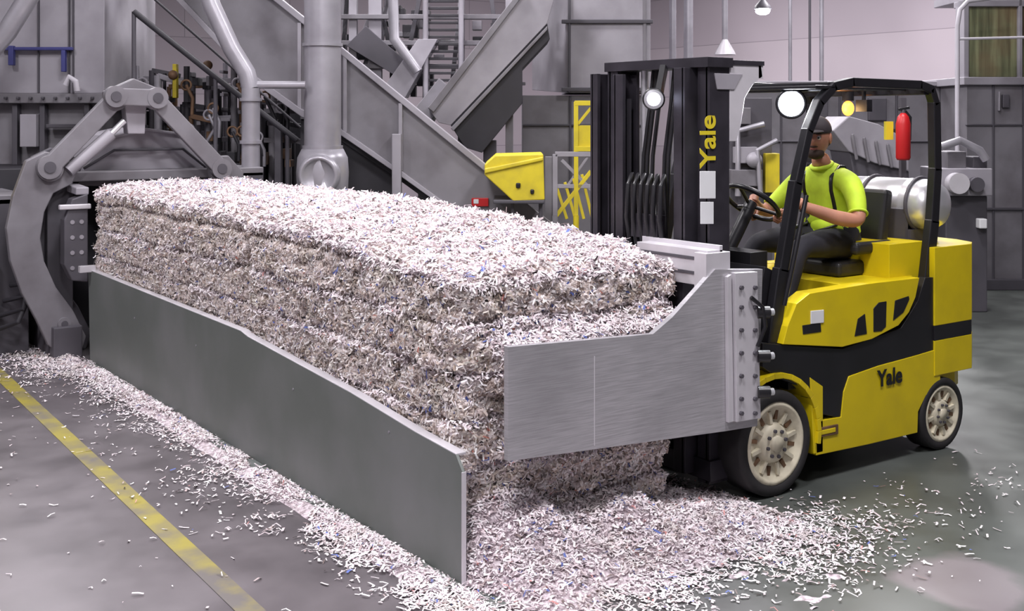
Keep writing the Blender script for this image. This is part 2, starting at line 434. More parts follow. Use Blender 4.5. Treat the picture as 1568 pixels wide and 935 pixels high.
def side(s, t, a0, a1):
    x, y, nx, ny, _ = path(s, a0, a1)
    zt = Zt(x, y, a0, a1); z = t*zt
    zz = z+.014*vnoise(x*2.5, y*2.5, 0, 5)+.007*vnoise(x*9, y*9, 0, 6)
    st = np.minimum(1, np.abs(np.sin(np.pi*zz/LAY))*2.6)**.8
    lay = np.floor(zz/LAY)
    pos = (x+y)/.40+hsh(lay, 3, 1)*1.0; cell = np.floor(pos); fr = pos-cell
    edge = np.minimum(fr, 1-fr)*.40
    d = .046*st-.027+.026*(hsh(cell, lay, 5)-.5)-.024*np.exp(-(edge/.012)**2)*(hsh(cell, lay, 9) > .35)
    d = d+.030*fbm(x*5, y*5, z*7, 3)+.020*vnoise(x*17, y*17, z*22, 8)+.011*vnoise(x*38, y*38, z*45, 12)
    d = d-gaps(y)*np.clip(np.abs(nx), 0, 1)
    if a0 < 1:
        en = np.clip(-ny, 0, 1)
        d = d+en*.10*np.clip((z-.70)/.04, 0, 1)*np.clip((.96-z)/.04, 0, 1)*np.clip((x-.12)/.15, 0, 1)
        d = d-np.clip(nx, 0, 1)*.12*np.clip((.55-z)/.1, 0, 1)*(y < 1.2)
        d = d-.03*en*np.clip((.4-z)/.2, 0, 1)
        d = d-.05*np.exp(-((a1-y)/.03)**2)
    else: d = d-.05*np.exp(-((y-a0)/.03)**2)
    d = d-.025*np.clip((t-.965)/.035, 0, 1)**2
    P = np.stack([x+nx*d, y+ny*d, z], -1)
    return P, np.stack([nx, ny, 0*nx], -1)
def grid(fn, us, vs):
    U, V = np.meshgrid(us, vs, indexing='ij'); P = fn(U, V).reshape(-1, 3)
    nu, nv = len(us), len(vs); i, j = np.meshgrid(np.arange(nu-1), np.arange(nv-1), indexing='ij')
    k = (i*nv+j).ravel(); return P, np.stack([k, k+nv, k+nv+1, k+1], 1)
def make_bale(a0, a1, nd):
    bv = []; bf = []; off = 0
    Lt = path(np.array([0.]), a0, a1)[4]
    def g(fn, us, vs):
        nonlocal off
        P, Q = grid(fn, us, vs); bv.append(P); bf.append(Q+off); off += len(P)
    g(lambda s, t: side(s, t, a0, a1)[0], np.linspace(0, Lt, int(Lt/.013)), np.linspace(0, 1, 110))
    na = int((a1-a0)/.02)
    g(lambda b, a: np.stack([b, a, Zt(b, a, a0, a1)], -1), np.linspace(BL+.005, BR-.005, 65), np.linspace(a0+.01, a1, na))
    g(lambda b, t: np.stack([b, a1+0*b, t*Hf(a1)], -1), np.linspace(BL+.02, BR-.02, 6), np.linspace(0, .97, 6))
    SV = []; SF = []; SC = []; so = 0
    def put(P, N, tilt, pal, *args, horiz=None, amp=.2):
        nonlocal so
        V, Q = shreds(P, N, tilt, *args, horiz=horiz); SV.append(V); SF.append(Q+so); so += len(V); SC.append(colours(len(P), pal, P, amp))
    ln = a1-a0
    n = int(ln*nd*1.15)
    b = rng.uniform(BL-.02, BR+.02, n); a = rng.uniform(a0-.015, a1+.01, n)
    put(np.stack([b, a, Zt(b, a, a0, a1)], -1), np.tile([0, 0, 1.], (n, 1)), .34, PAL_TOP, .012, .056, .005, .015, .016, amp=.12)
    n = int(ln*nd*.16); b = rng.uniform(BL-.03, BR+.03, n); a = rng.uniform(a0-.015, a1, n)
    put(np.stack([b, a, Zt(b, a, a0, a1)], -1), np.tile([0, 0, 1.], (n, 1)), 1.0, PAL_TOP, .025, .07, .004, .012, .022, amp=.10)
    n = int((ln+.8)*nd*1.8); s = rng.uniform(0, ln+1.3, n); t = rng.uniform(0, 1, n)**.9
    P, N = side(s, t, a0, a1)
    put(P, N, .24, PAL_SIDE, .009, .045, .003, .012, .008, horiz=.6, amp=.3)
    n = int(ln*nd*.5); s = rng.uniform(ln+1.3, Lt, n); t = rng.uniform(.3, 1, n); P, N = side(s, t, a0, a1)
    put(P, N, .3, PAL_SIDE, .015, .045, .004, .011, .010, horiz=.6, amp=.3)
    n = int((ln+1)*nd*.17); s = rng.uniform(0, ln+1.3, n); t = rng.uniform(.02, 1, n); P, N = side(s, t, a0, a1)
    put(P, N, .9, PAL_TOP, .018, .055, .003, .010, .016, amp=.15)
    n = int((ln+1)*nd*.42); s = rng.uniform(0, ln+1.35, n)
    cl = vnoise(s*3, 0, 2.2, 4)+rng.normal(0, .4, n)
    s = s[cl > -.2]; n = len(s)
    x, y, nx, ny, _ = path(s, a0, a1); zt = Zt(x, y, a0, a1)
    zl = rng.integers(1, 6, n)*LAY+rng.normal(.0, .008, n)-.012-.014*vnoise(x*2.5, y*2.5, 0, 5)
    P, N = side(s, np.minimum(zl/zt, 1), a0, a1)
    put(P+N*.012, N*.6+np.array([0, 0, .8]), .4, PAL_TOP, .012, .042, .004, .011, .020, amp=.08)
    n = int((ln+1)*nd*.22); s = rng.uniform(0, Lt, n); P, N = side(s, 1-np.abs(rng.normal(0, .012, n)), a0, a1)
    put(P, N*.5+np.array([0, 0, .8]), .6, PAL_TOP, .014, .058, .004, .012, .022, amp=.08)
    if a0 < 1:
        n = int(nd*.6); s = ln+rng.uniform(.1, 1.3, n); t = rng.normal(.79, .02, n); P, N = side(s, np.clip(t, .72, .84), a0, a1)
        put(P, N*.5+np.array([0, 0, .9]), .5, PAL_TOP, .015, .055, .005, .012, .03, amp=.08)
    return np.concatenate(bv), np.concatenate(bf), np.concatenate(SV), np.concatenate(SF), np.concatenate(SC)
paper_object('shredded_paper_bale', *make_bale(.18, 2.40, 8000))
paper_object('shredded_paper_bale', *make_bale(2.42, 5.44, 6000))

# ------------------------------------------------------------------ loose paper on floor
def heap(x, y):
    e = np.exp(-np.clip(-y+.12, 0, 9)**2/.13)*np.exp(-np.clip(y-.35, 0, 9)**2/.02)
    ex = np.clip((x+.02)/.15, 0, 1)*np.clip((1.75-x)/.9, 0, 1)
    lump = .12*np.exp(-((x-.35)/.35)**2-((y-.12)/.14)**2)+.05*np.exp(-((x-.95)/.2)**2-((y-.1)/.14)**2)
    return np.maximum((.14+lump)*e*ex*(1+.6*fbm(x*5, y*5, 2.2))-.012+.014*vnoise(x*20, y*20, 1)+.014*vnoise(x*9, y*9, 4), 0)
def heap_out(x, y):
    e = np.exp(-((x+.10)/.07)**2)*np.clip((y+.2)/.5, 0, 1)
    return .03*e*(1+.9*fbm(x*6, y*3, 4.4))
pts = []
def scat(n, fx, fy, cl=None):
    p = np.stack([fx(n), fy(n)], 1)
    if cl is not None:
        v = fbm(p[:, 0]*cl[0], p[:, 1]*cl[0], 7.7)+rng.normal(0, .12, n)
        p = p[v > cl[1]]
    pts.append(p)
scat(13500, lambda n: rng.uniform(-.05, 1.7, n), lambda n: .22-np.abs(rng.normal(0, .33, n)))
scat(3600, lambda n: rng.normal(1.0, .55, n), lambda n: rng.normal(-.45, .22, n), (4, -.05))
scat(900, lambda n: rng.normal(1.55, .22, n), lambda n: rng.normal(-.42, .20, n), (5, -.1))
scat(2200, lambda n: rng.uniform(1.0, 1.72, n), lambda n: rng.uniform(-.1, 1.0, n), (5, 0))
scat(12500, lambda n: -np.abs(rng.normal(0, .12, n))-.015, lambda n: rng.uniform(-.35, 5.6, n), (4, -.08))
scat(2600, lambda n: -.10-np.abs(rng.normal(0, .09, n)), lambda n: rng.uniform(-.8, 1.2, n), (4, -.05))
scat(3900, lambda n: -np.abs(rng.normal(0, .30, n))-.02, lambda n: rng.uniform(1.0, 6.5, n), (5, .1))
scat(6500, lambda n: -.15-np.abs(rng.normal(0, .26, n)), lambda n: rng.uniform(4.3, 7.8, n), (3, -.1))
scat(220, lambda n: rng.uniform(-1.7, -.2, n), lambda n: rng.uniform(-.5, 5.5, n))
scat(35, lambda n: rng.normal(2.98, .11, n), lambda n: rng.normal(-.5, .07, n))
scat(200, lambda n: rng.uniform(.6, 3.6, n), lambda n: rng.uniform(-1.3, 0, n), (2, -.1))
P = np.concatenate(pts)
bad = (P[:, 0] > BL-.03) & (P[:, 0] < BR-.1) & (P[:, 1] > .26)
bad |= (P[:, 0] > -.014) & (P[:, 0] < .03) & (P[:, 1] > 0)
bad |= (P[:, 0] < -.2) & (P[:, 1] > 6.4)
P = P[~bad]
hz = heap(P[:, 0], P[:, 1])+heap_out(P[:, 0], P[:, 1])*(P[:, 0] < .0)
pos = np.stack([P[:, 0], P[:, 1], hz+.004], 1)
tl = np.where(hz > .02, .45, .10)
SV, SF = shreds(pos, np.tile([0, 0, 1.], (len(P), 1)), tl, .010, .048, .004, .012, .008)
SV[:, 2] = np.maximum(SV[:, 2], .0015)
SC = colours(len(P), PAL_TOP, pos, .16)
hv, hf = grid(lambda x, y: np.stack([x, y, heap(x, y)-.004], -1), np.linspace(-.02, 1.8, 120), np.linspace(-.95, .6, 110))
h2, g2 = grid(lambda x, y: np.stack([x, y, heap_out(x, y)-.012], -1), np.linspace(-.4, -.015, 24), np.linspace(-.4, 5.6, 160))
COREW = core_mat('loose_paper_core', (160, 146, 150), (204, 190, 197), (232, 222, 228))
paper_object('loose_paper_shreds', np.concatenate([hv, h2]), np.concatenate([hf, g2+len(hv)]), SV, SF, SC, COREW)

# ------------------------------------------------------------------ trough wall
b_ = B()
prof = [(0, 0), (0, .47), (.05, .53), (.37, .55), (.97, .604), (2.2, .678), (2.3, .695), (5.35, .715), (5.30, .0)]
b_.prism([(-.012, y, z) for y, z in prof], (.014, 0, 0), TRG)
top = prof[2:8]
for (y0, z0), (y1, z1) in zip(top[:-1], top[1:]):
    b_.beam((.014, y0, z0-.002), (.014, y1, z1-.002), .05, .01, ALU2)
b_.prism([(-.014, -.002, 0), (.006, -.002, 0), (.006, -.002, .47), (-.014, -.002, .47)], (0, .008, 0), ALU2)
b_.prism([(-.03, -.22, 0), (.04, -.24, 0), (.06, .1, 0), (-.03, .1, 0)], (0, 0, .012), TRG)
b_.beam((-.05, .0, .010), (-.05, 5.2, .010), .07, .02, TRG)
b_.beam((-.1, 5.28, .73), (.02, 5.28, .73), .05, .05, ALU2)
for y in (.6, 1.6, 3.0, 4.2): b_.cyl((-.015, y, .5), (-.011, y, .5), .006, GR2, seg=10)
b_.done('bale_trough_side_plate', .002)

# ------------------------------------------------------------------ forklift
FL = empty('forklift', (2.6, .55, 0))
def SP(pts, a=.05): return [RP(x, y, a) for x, y in pts]
def wheel(c, r, w, out, name):
    q = B(); c = Vector(c); ax = Vector((0, out, 0))
    h = w/2
    q.lathe(c, ax, [(r*.70, -h), (r*.93, -h), (r, -h*.8), (r, h*.8), (r*.985, h*.9), (r*.93, h), (r*.80, h), (r*.78, h*.9)], RUB, 48)
    q.lathe(c, ax, [(r*.79, h*.92), (r*.74, h*1.0), (r*.70, h*.98), (r*.66, h*.75), (r*.40, h*.55), (r*.36, h*.85), (r*.30, h*.95), (r*.18, h*.95), (.001, h*.95)], RIM, 48)
    q.lathe(c, ax, [(r*.16, h*.95), (r*.15, h*1.1), (.001, h*1.12)], RIM, 24)
    n = 8
    for i in range(n):
        an = 2*math.pi*i/n+.2
        d = Vector((math.cos(an), 0, math.sin(an)))
        p = c+d*r*.25+ax*h*.95
        q.cyl(p, p+ax*.012, r*.035, GR3, seg=6)
        d2 = Vector((math.cos(an+.39), 0, math.sin(an+.39)))
        p = c+d2*r*.53+ax*h*.655
        q.beam(p-d2*r*.09, p+d2*r*.09, .020, .012, BRN, up=ax)
        p = c+d*r*.5+ax*h*.68
        q.beam(p-d*r*.12, p+d*r*.12, .018, .03, RIM, up=ax)
    q.cyl(c-ax*h, c-ax*h*.2, r*.6, GR4)
    return q.done(name, 0, FL)
wheel((1.89, .13, .265), .265, .19, -1, 'front_wheel_1'); wheel((1.89, .97, .265), .265, .19, 1, 'front_wheel_2')
wheel((3.30, .12, .205), .205, .15, -1, 'rear_wheel_1'); wheel((3.30, .98, .205), .205, .15, 1, 'rear_wheel_2')

c = B()
low = SP([(1250, 697), (1330, 680), (1405, 662), (1406, 630), (1418, 605), (1440, 590), (1440, 533), (1400, 545), (1345, 560), (1300, 576), (1292, 600), (1288, 638), (1250, 645)])
c.prism(low, (0, .06, 0), YEL); c.prism([p+Vector((0, .94, 0)) for p in low], (0, .06, 0), YEL)
c.bx(2.2, 3.02, .10, 1.0, .17, .80, BLK)
c.bx(3.0, 3.6, .25, .85, .15, .5, BLK)
band = SP([(1168, 562), (1168, 525), (1203, 528), (1290, 534), (1380, 502), (1405, 462), (1417, 425), (1438, 424), (1436, 500), (1440, 503), (1440, 535), (1400, 547), (1300, 577), (1288, 640), (1250, 632), (1228, 592), (1190, 578)], .055)
c.prism(band, (0, .05, 0), BLK); c.prism([p+Vector((0, .94, 0)) for p in band], (0, .05, 0), BLK)
hood = SP([(1199, 527), (1206, 500), (1220, 465), (1240, 449), (1330, 434), (1408, 425), (1402, 455), (1392, 478), (1376, 498), (1335, 519), (1290, 531)], .04)
c.prism(hood, (0, .09, 0), YEL); c.prism([p+Vector((0, .93, 0)) for p in hood], (0, .09, 0), YEL)
c.bx(2.52, 3.12, .12, .98, .75, 1.0, YEL)
c.bx(2.92, 3.24, .13, .97, .95, 1.19, YEL)
c.bx(2.05, 2.55, .1, 1.0, .5, .56, BLK)
for pl in ([(1309, 515), (1314, 488), (1325, 480), (1328, 511)], [(1338, 508), (1338, 472), (1346, 463), (1358, 461), (1357, 500), (1350, 507)], [(1368, 491), (1371, 460), (1392, 453), (1393, 458), (1384, 478)]):
    c.prism(SP(pl, .037), (0, .01, 0), BLK)
c.prism(SP([(1229, 498), (1257, 494), (1258, 508), (1230, 512)], .037), (0, .01, 0), BLK)
c.prism(SP([(1242, 476), (1262, 474), (1262, 494), (1242, 496)], .034), (0, .006, 0), WHT)
c.prism(SP([(1254, 655), (1284, 649), (1284, 664), (1254, 670)], .043), (0, .03, 0), BRN)
c.prism(SP([(1258, 659), (1280, 654), (1280, 661), (1258, 666)], .040), (0, .03, 0), YEL)
plan = [(3.22, .045), (3.58, .045), (3.67, .10), (3.74, .25), (3.76, .45), (3.76, .65), (3.74, .85), (3.67, 1.0), (3.58, 1.055), (3.22, 1.055)]
c.prism([(x, y, .715) for x, y in plan], (0, 0, .445), YEL)
c.prism([(x if x < 3.3 else x-.004, y, .63) for x, y in plan], (0, 0, .085), BLK)
c.prism([(x, y, .43) for x, y in plan], (0, 0, .20), YEL)
c.prism([(x, .16+(y-.05)*.68, .30) for x, y in plan if x > 3.0], (0, 0, .14), YEL)
for y0, y1 in ((.035, .24), (.86, 1.065)):
    arc = []
    for k in range(15):
        an = math.radians(150-k*11.5)
        arc.append((1.89+.315*math.cos(an), .275+.315*math.sin(an)))
    for (xa, za), (xb, zb) in zip(arc[:-1], arc[1:]):
        c.prism([(xa, y0, za), (xb, y0, zb), (xb+(xb-1.89)*.09, y0, zb+(zb-.275)*.09), (xa+(xa-1.89)*.09, y0, za+(za-.275)*.09)], (0, y1-y0, 0), YEL)
c.bx(1.98, 2.26, .24, .86, .22, .56, BLK)
c.prism([(2.16, .05, .56), (2.26, .05, .5), (2.26, .05, .16), (2.19, .05, .16)], (0, .1, 0), YEL)
c.cyl((1.89, .2, .265), (1.89, .9, .265), .09, GR4)
c.bx(1.75, 2.0, .25, .85, .2, .62, GR4)
c.prism([(1.80, .14, .56), (2.06, .14, .56), (2.10, .14, .80), (2.02, .14, 1.10), (1.92, .14, 1.14), (1.84, .14, .9)], (0, .82, 0), BLK)
c.cyl((1.98, .52, 1.08), (2.21, .52, 1.40), .035, BLK)
c.bx(1.93, 2.06, .25, .85, 1.1, 1.2, BLK)
for y in (.66, .72, .78): c.tube([(2.05, y, 1.15), (2.07, y, 1.26), (2.08, y, 1.33)], .008, GR3); c.sph((2.08, y, 1.345), .018, BLK)
c.done('chassis', .012, FL, 3)

q = B()
q.bx(2.70, 3.12, .30, .76, 1.0, 1.085, SEAT)
q.box((3.14, .53, 1.28), (.08, .44, .40), SEAT, Euler((0, math.radians(10), 0)).to_matrix())
q.box((2.95, .27, 1.16), (.34, .06, .07), SEAT); q.box((2.98, .80, 1.22), (.30, .06, .06), SEAT)
q.box((3.02, .27, 1.08), (.12, .05, .16), SEAT)
q.done('operator_seat', .025, FL, 3)
SWC = Vector((2.23, .52, 1.43)); SWA = Vector((-.62, 0, -.8)).normalized()
q = B(); ctr = SWC; ax = SWA
q.torus(ctr, ax, .16, .014, BLK); q.cyl(ctr-ax*.0, ctr+ax*.05, .035, BLK)
for k in range(3):
    an = k*2.094+.5; a_ = ax.orthogonal().normalized(); b2 = ax.cross(a_)
    q.tube([ctr+ax*.02, ctr+(a_*math.cos(an)+b2*math.sin(an))*.16], .010, BLK)
q.done('steering_wheel', 0, FL)
q = B()
TY = .13
q.lathe((3.43, TY, 1.385), (0, 1, 0), [(.001, 0), (.07, .005), (.12, .03), (.148, .08), (.15, .12), (.15, .2), (.153, .205), (.153, .215), (.15, .22), (.15, .5), (.153, .505), (.153, .515), (.15, .52), (.148, .60), (.12, .66), (.07, .685), (.001, .69)], CHR, 40)
q.lathe((3.43, TY, 1.385), (0, 1, 0), [(.09, .64), (.10, .76), (.085, .76), (.08, .65)], GR2, 32)
for y in (.28, .60): q.torus((3.43, y, 1.385), (0, 1, 0), .156, .012, GR3)
q.bx(3.30, 3.56, .26, .70, 1.16, 1.24, GR3); q.bx(3.27, 3.30, .28, .68, 1.16, 1.36, GR3)
q.done('gas_cylinder', 0, FL)

q = B()
def guard_side(y):
    p = [(1.915, y, .72), (2.00, y, 1.12), (2.11, y, 1.56), (2.20, y, 1.83), (2.29, y, 1.98), (2.40, y, 2.065), (2.55, y, 2.09), (3.15, y, 2.085), (3.26, y, 2.06), (3.30, y, 1.98), (3.31, y, 1.6), (3.28, y, 1.3), (3.22, y, .98)]
    for i in range(len(p)-1):
        w = (.085, .065, .05, .048, .048, .05, .05, .05, .05, .065, .07, .08)[i]
        p1, p2 = Vector(p[i]), Vector(p[i+1]); d = (p2-p1).normalized()*.010
        q.beam(p1-d, p2+d, .05, w, BLK, up=Vector((1, 0, .3)))
guard_side(.105); guard_side(.995)
q.bx(2.36, 2.43, .1, 1.0, 2.04, 2.09, BLK); q.bx(3.2, 3.28, .1, 1.0, 2.03, 2.08, BLK)
for k in range(7):
    y = .22+k*.11; q.bx(2.42, 3.22, y, y+.016, 2.055, 2.085, BLK)
q.bx(2.24, 2.40, .08, 1.02, 2.05, 2.07, BLK)
q.tube([(1.96, .05, .95), (2.0, .03, 1.15), (2.13, .05, 1.5)], .012, BLK)
q.done('overhead_guard', .006, FL)

q = B()
lc = Vector((2.30, .30, 1.975)); ld = Vector((-.62, -.78, -.02)).normalized()
q.lathe(lc, ld, [(.001, -.08), (.045, -.075), (.075, -.03), (.084, .0), (.084, .012), (.072, .012), (.066, .002)], BLK, 32)
q.lathe(lc, ld, [(.070, .004), (.05, .014), (.001, .018)], LAMPW, 28)  # lens oversized to stand in for the glow around the lamp
q.bx(2.27, 2.33, .26, .34, 2.04, 2.075, BLK)
l2 = Vector((3.12, .57, 1.955))
q.cyl(l2+Vector((0, 0, .1)), l2+Vector((0, 0, .045)), .035, BLK)
q.sph(l2, (.036, .036, .045), LAMPO)
q.box((3.14, .47, 1.97), (.05, .08, .07), BLK); q.cyl((3.14, .47, 2.0), (3.14, .47, 2.06), .012, BLK)
q.done('work_lights', 0, FL)
def light(name, kind, loc, energy, color=(1, 1, 1), size=1, target=None, parent=None, spot=None, size_y=None):
    ld_ = bpy.data.lights.new(name, kind); ld_.energy = energy; ld_.color = color
    if kind == 'AREA':
        ld_.size = size
        if size_y: ld_.shape = 'RECTANGLE'; ld_.size_y = size_y
    else: ld_.shadow_soft_size = size
    if spot: ld_.spot_size = spot
    ob = bpy.data.objects.new(name, ld_); ob.location = loc; bpy.context.scene.collection.objects.link(ob)
    if target is not None: ob.rotation_euler = (Vector(target)-Vector(loc)).to_track_quat('-Z', 'Y').to_euler()
    if parent: setpar(ob, parent)
    return ob
light('work_light_beam', 'SPOT', lc+ld*.04, 60, (.92, .95, 1), .04, lc+ld*3+Vector((0, 0, -1.2)), FL, 1.9)
light('beacon_glow', 'POINT', l2+Vector((-.08, 0, -.02)), 1.5, (1, .6, .25), .04, None, FL)

# mast
q = B()
def channel(y, x0, x1, z0, z1, t, open_dir, m=MST, w=.07):
    q.bx(x0, x1, y-t/2, y+t/2, z0, z1, m)
    ya, yb = (y, y+w*open_dir) if open_dir > 0 else (y-w, y)
    q.bx(x0, x0+.022, ya, yb, z0, z1, m); q.bx(x1-.022, x1, ya, yb, z0, z1, m)
channel(.20, 1.57, 1.71, .08, 2.17, .028, 1); channel(.93, 1.55, 1.71, .08, 2.15, .028, -1)
channel(.30, 1.50, 1.62, .12, 2.15, .024, 1); channel(.83, 1.50, 1.62, .12, 2.13, .024, -1)
channel(1.02, 1.50, 1.66, .3, 2.14, .024, -1, MST, .05)
q.bx(1.54, 1.72, .17, .96, 2.15, 2.20, MST); q.bx(1.66, 1.72, .2, .93, 1.15, 1.25, MST); q.bx(1.66, 1.72, .2, .93, .5, .62, MST)
q.bx(1.56, 1.70, .17, .95, .1, .2, MST)
for y in (.40, .73):
    q.cyl((1.63, y, .2), (1.63, y, 1.55), .032, MST); q.cyl((1.63, y, 1.55), (1.63, y, 2.15), .02, CHR)
q.cyl((1.60, .565, .2), (1.60, .565, 1.2), .05, BLK)
for k, y in enumerate((.48, .51, .60, .64, .67)):
    q.tube([(1.57, y, .7), (1.55, y, 1.2+.03*k), (1.57, y, 1.7), (1.62, y, 2.0), (1.64, y, 2.16)], .011, BLK)
for y in (.36, .77): q.bx(1.545, 1.555, y-.02, y+.02, .7, 2.0, GR4)
for z in (.75, 1.05): q.bx(1.47, 1.55, .22, .90, z, z+.09, MST)
for k in range(6):
    q.tube([(1.50, .42+.05*k, 1.1), (1.45, .42+.05*k, 1.38), (1.47, .43+.05*k, 1.55), (1.52, .46+.05*k, 1.60), (1.55, .48+.05*k, 1.3)], .013, BLK)
q.bx(1.46, 1.52, .45, .65, 1.28, 1.40, MST)
q.prism([(1.71, .185, 2.17), (1.94, .185, 2.17), (1.95, .185, 2.11), (1.88, .185, 2.07), (1.82, .185, 2.00), (1.79, .185, 1.86), (1.76, .185, 1.78), (1.71, .185, 1.78)], (0, .02, 0), ALU2)
q.prism([(1.60, .18, 2.12), (1.80, .18, 2.12), (1.74, .18, 2.04), (1.62, .18, 2.04)], (0, .01, 0), GR2)
q.bx(1.60, 1.96, .18, .5, 2.165, 2.19, MST); q.bx(1.92, 1.955, .185, .45, 2.10, 2.17, ALU2)
q.prism(SP([(1072, 262), (1096, 262), (1096, 304), (1072, 304)], .183), (0, .004, 0), WHT)
q.prism(SP([(1073, 309), (1093, 309), (1093, 343), (1073, 343)], .183), (0, .004, 0), WHT)
for y in (.28, .82): q.cyl((1.72, y, .62), (2.05, y, .55), .035, BLK)
q.done('mast', .004, FL)
q = B()
ml = S(1001, 152, 5.86)
q.lathe(ml, ld, [(.001, -.06), (.04, -.055), (.055, -.02), (.058, .0), (.05, .003)], BLK, 24)
q.lathe(ml, ld, [(.034, .004), (.02, .012), (.001, .014)], LAMPB, 20); q.lathe(ml, ld, [(.05, .002), (.034, .005)], CHR, 20)
q.beam(ml+Vector((.03, 0, .0)), ml+Vector((.10, .03, .17)), .03, .04, BLK)
q.done('mast_lamp', 0, FL)

# bale clamp
q = B()
A1 = -.03
pl = [RP(778, 531, A1), RP(1000, 511, A1), RP(1030, 485, A1), RP(1095, 412, A1), RP(1168, 412, A1), RP(1160, 652, A1), RP(1110, 660, A1), RP(778, 706, A1)]
q.prism(pl, (0, .03, 0), ALU)
q.prism([RP(1114, 424, A1-.02), RP(1120, 420, A1-.02), RP(1124, 645, A1-.02), RP(1116, 647, A1-.02)], (0, .02, 0), ALU2)
q.prism([RP(910, 545, A1-.0015), RP(911.5, 545, A1-.0015), RP(911.5, 682, A1-.0015), RP(910, 682, A1-.0015)], (0, .003, 0), ALU2)
q.prism([RP(1126, 418, A1-.03), RP(1160, 416, A1-.03), RP(1165, 640, A1-.03), RP(1128, 646, A1-.03)], (0, .12, 0), ALU2)
for py in (440, 470, 505, 540, 575, 610, 632):
    for px in (1134, 1155):
        p = RP(px, py, A1-.03); q.cyl(p, p+Vector((0, -.014, 0)), .011, GR3, seg=6)
for py in (478, 545, 600):
    p = RP(1160, py, A1-.03); q.cyl(p, p+Vector((.05, -.03, 0)), .03, BLK, seg=16); q.cyl(p+Vector((.05, -.03, 0)), p+Vector((.07, -.035, 0)), .018, CHR, seg=12)
q.tube([RP(1150, 455, -.07), RP(1168, 470, -.09), RP(1172, 500, -.09), RP(1160, 530, -.07)], .010, BLK)
for z0, z1 in ((1.10, 1.27), (.62, .78)):
    q.bx(1.37, 1.47, .0, .50, z0, z1, ALU2); q.bx(1.365, 1.37, .02, .48, z0+.05, z0+.065, GR3); q.bx(1.365, 1.37, .02, .48, z1-.05, z1-.035, GR3)
    q.bx(1.36, 1.46, .52, 1.42, z0-.02, z1-.04, GR2)
q.bx(1.34, 1.50, -.02, .06, .50, 1.26, ALU2); q.bx(1.40, 1.50, .2, .9, .5, 1.2, MST)
q.bx(1.45, 1.47, .0, .55, 1.25, 1.29, ALU2)
q.prism([(1.50, 1.42, 1.16), (1.34, 1.42, 1.27), (1.34, 1.42, .5), (1.50, 1.42, .5)], (0, .04, 0), ALU2)
q.prism([(1.365, .6, 1.275), (1.365, 1.42, 1.275), (1.365, 1.42, .55), (1.365, .6, .55)], (.02, 0, 0), ALU)
q.done('bale_clamp', .004, FL)

def text(body, loc, rot, size, m, name, off=.003):
    cu = bpy.data.curves.new(name, 'FONT'); cu.body = body; cu.size = size; cu.extrude = .001; cu.offset = off
    ob = bpy.data.objects.new(name, cu); bpy.context.scene.collection.objects.link(ob)
    ob.location = loc; ob.rotation_euler = rot; cu.materials.append(m)
    setpar(ob, FL); return ob
p = RP(1344, 592, .043); text('Yale', p, (math.pi/2, 0, 0), .125, BLK, 'side_lettering')
p = RP(1095, 256, .18); text('Yale', p, (math.pi/2, -math.pi/2, 0), .15, YE2, 'mast_lettering')

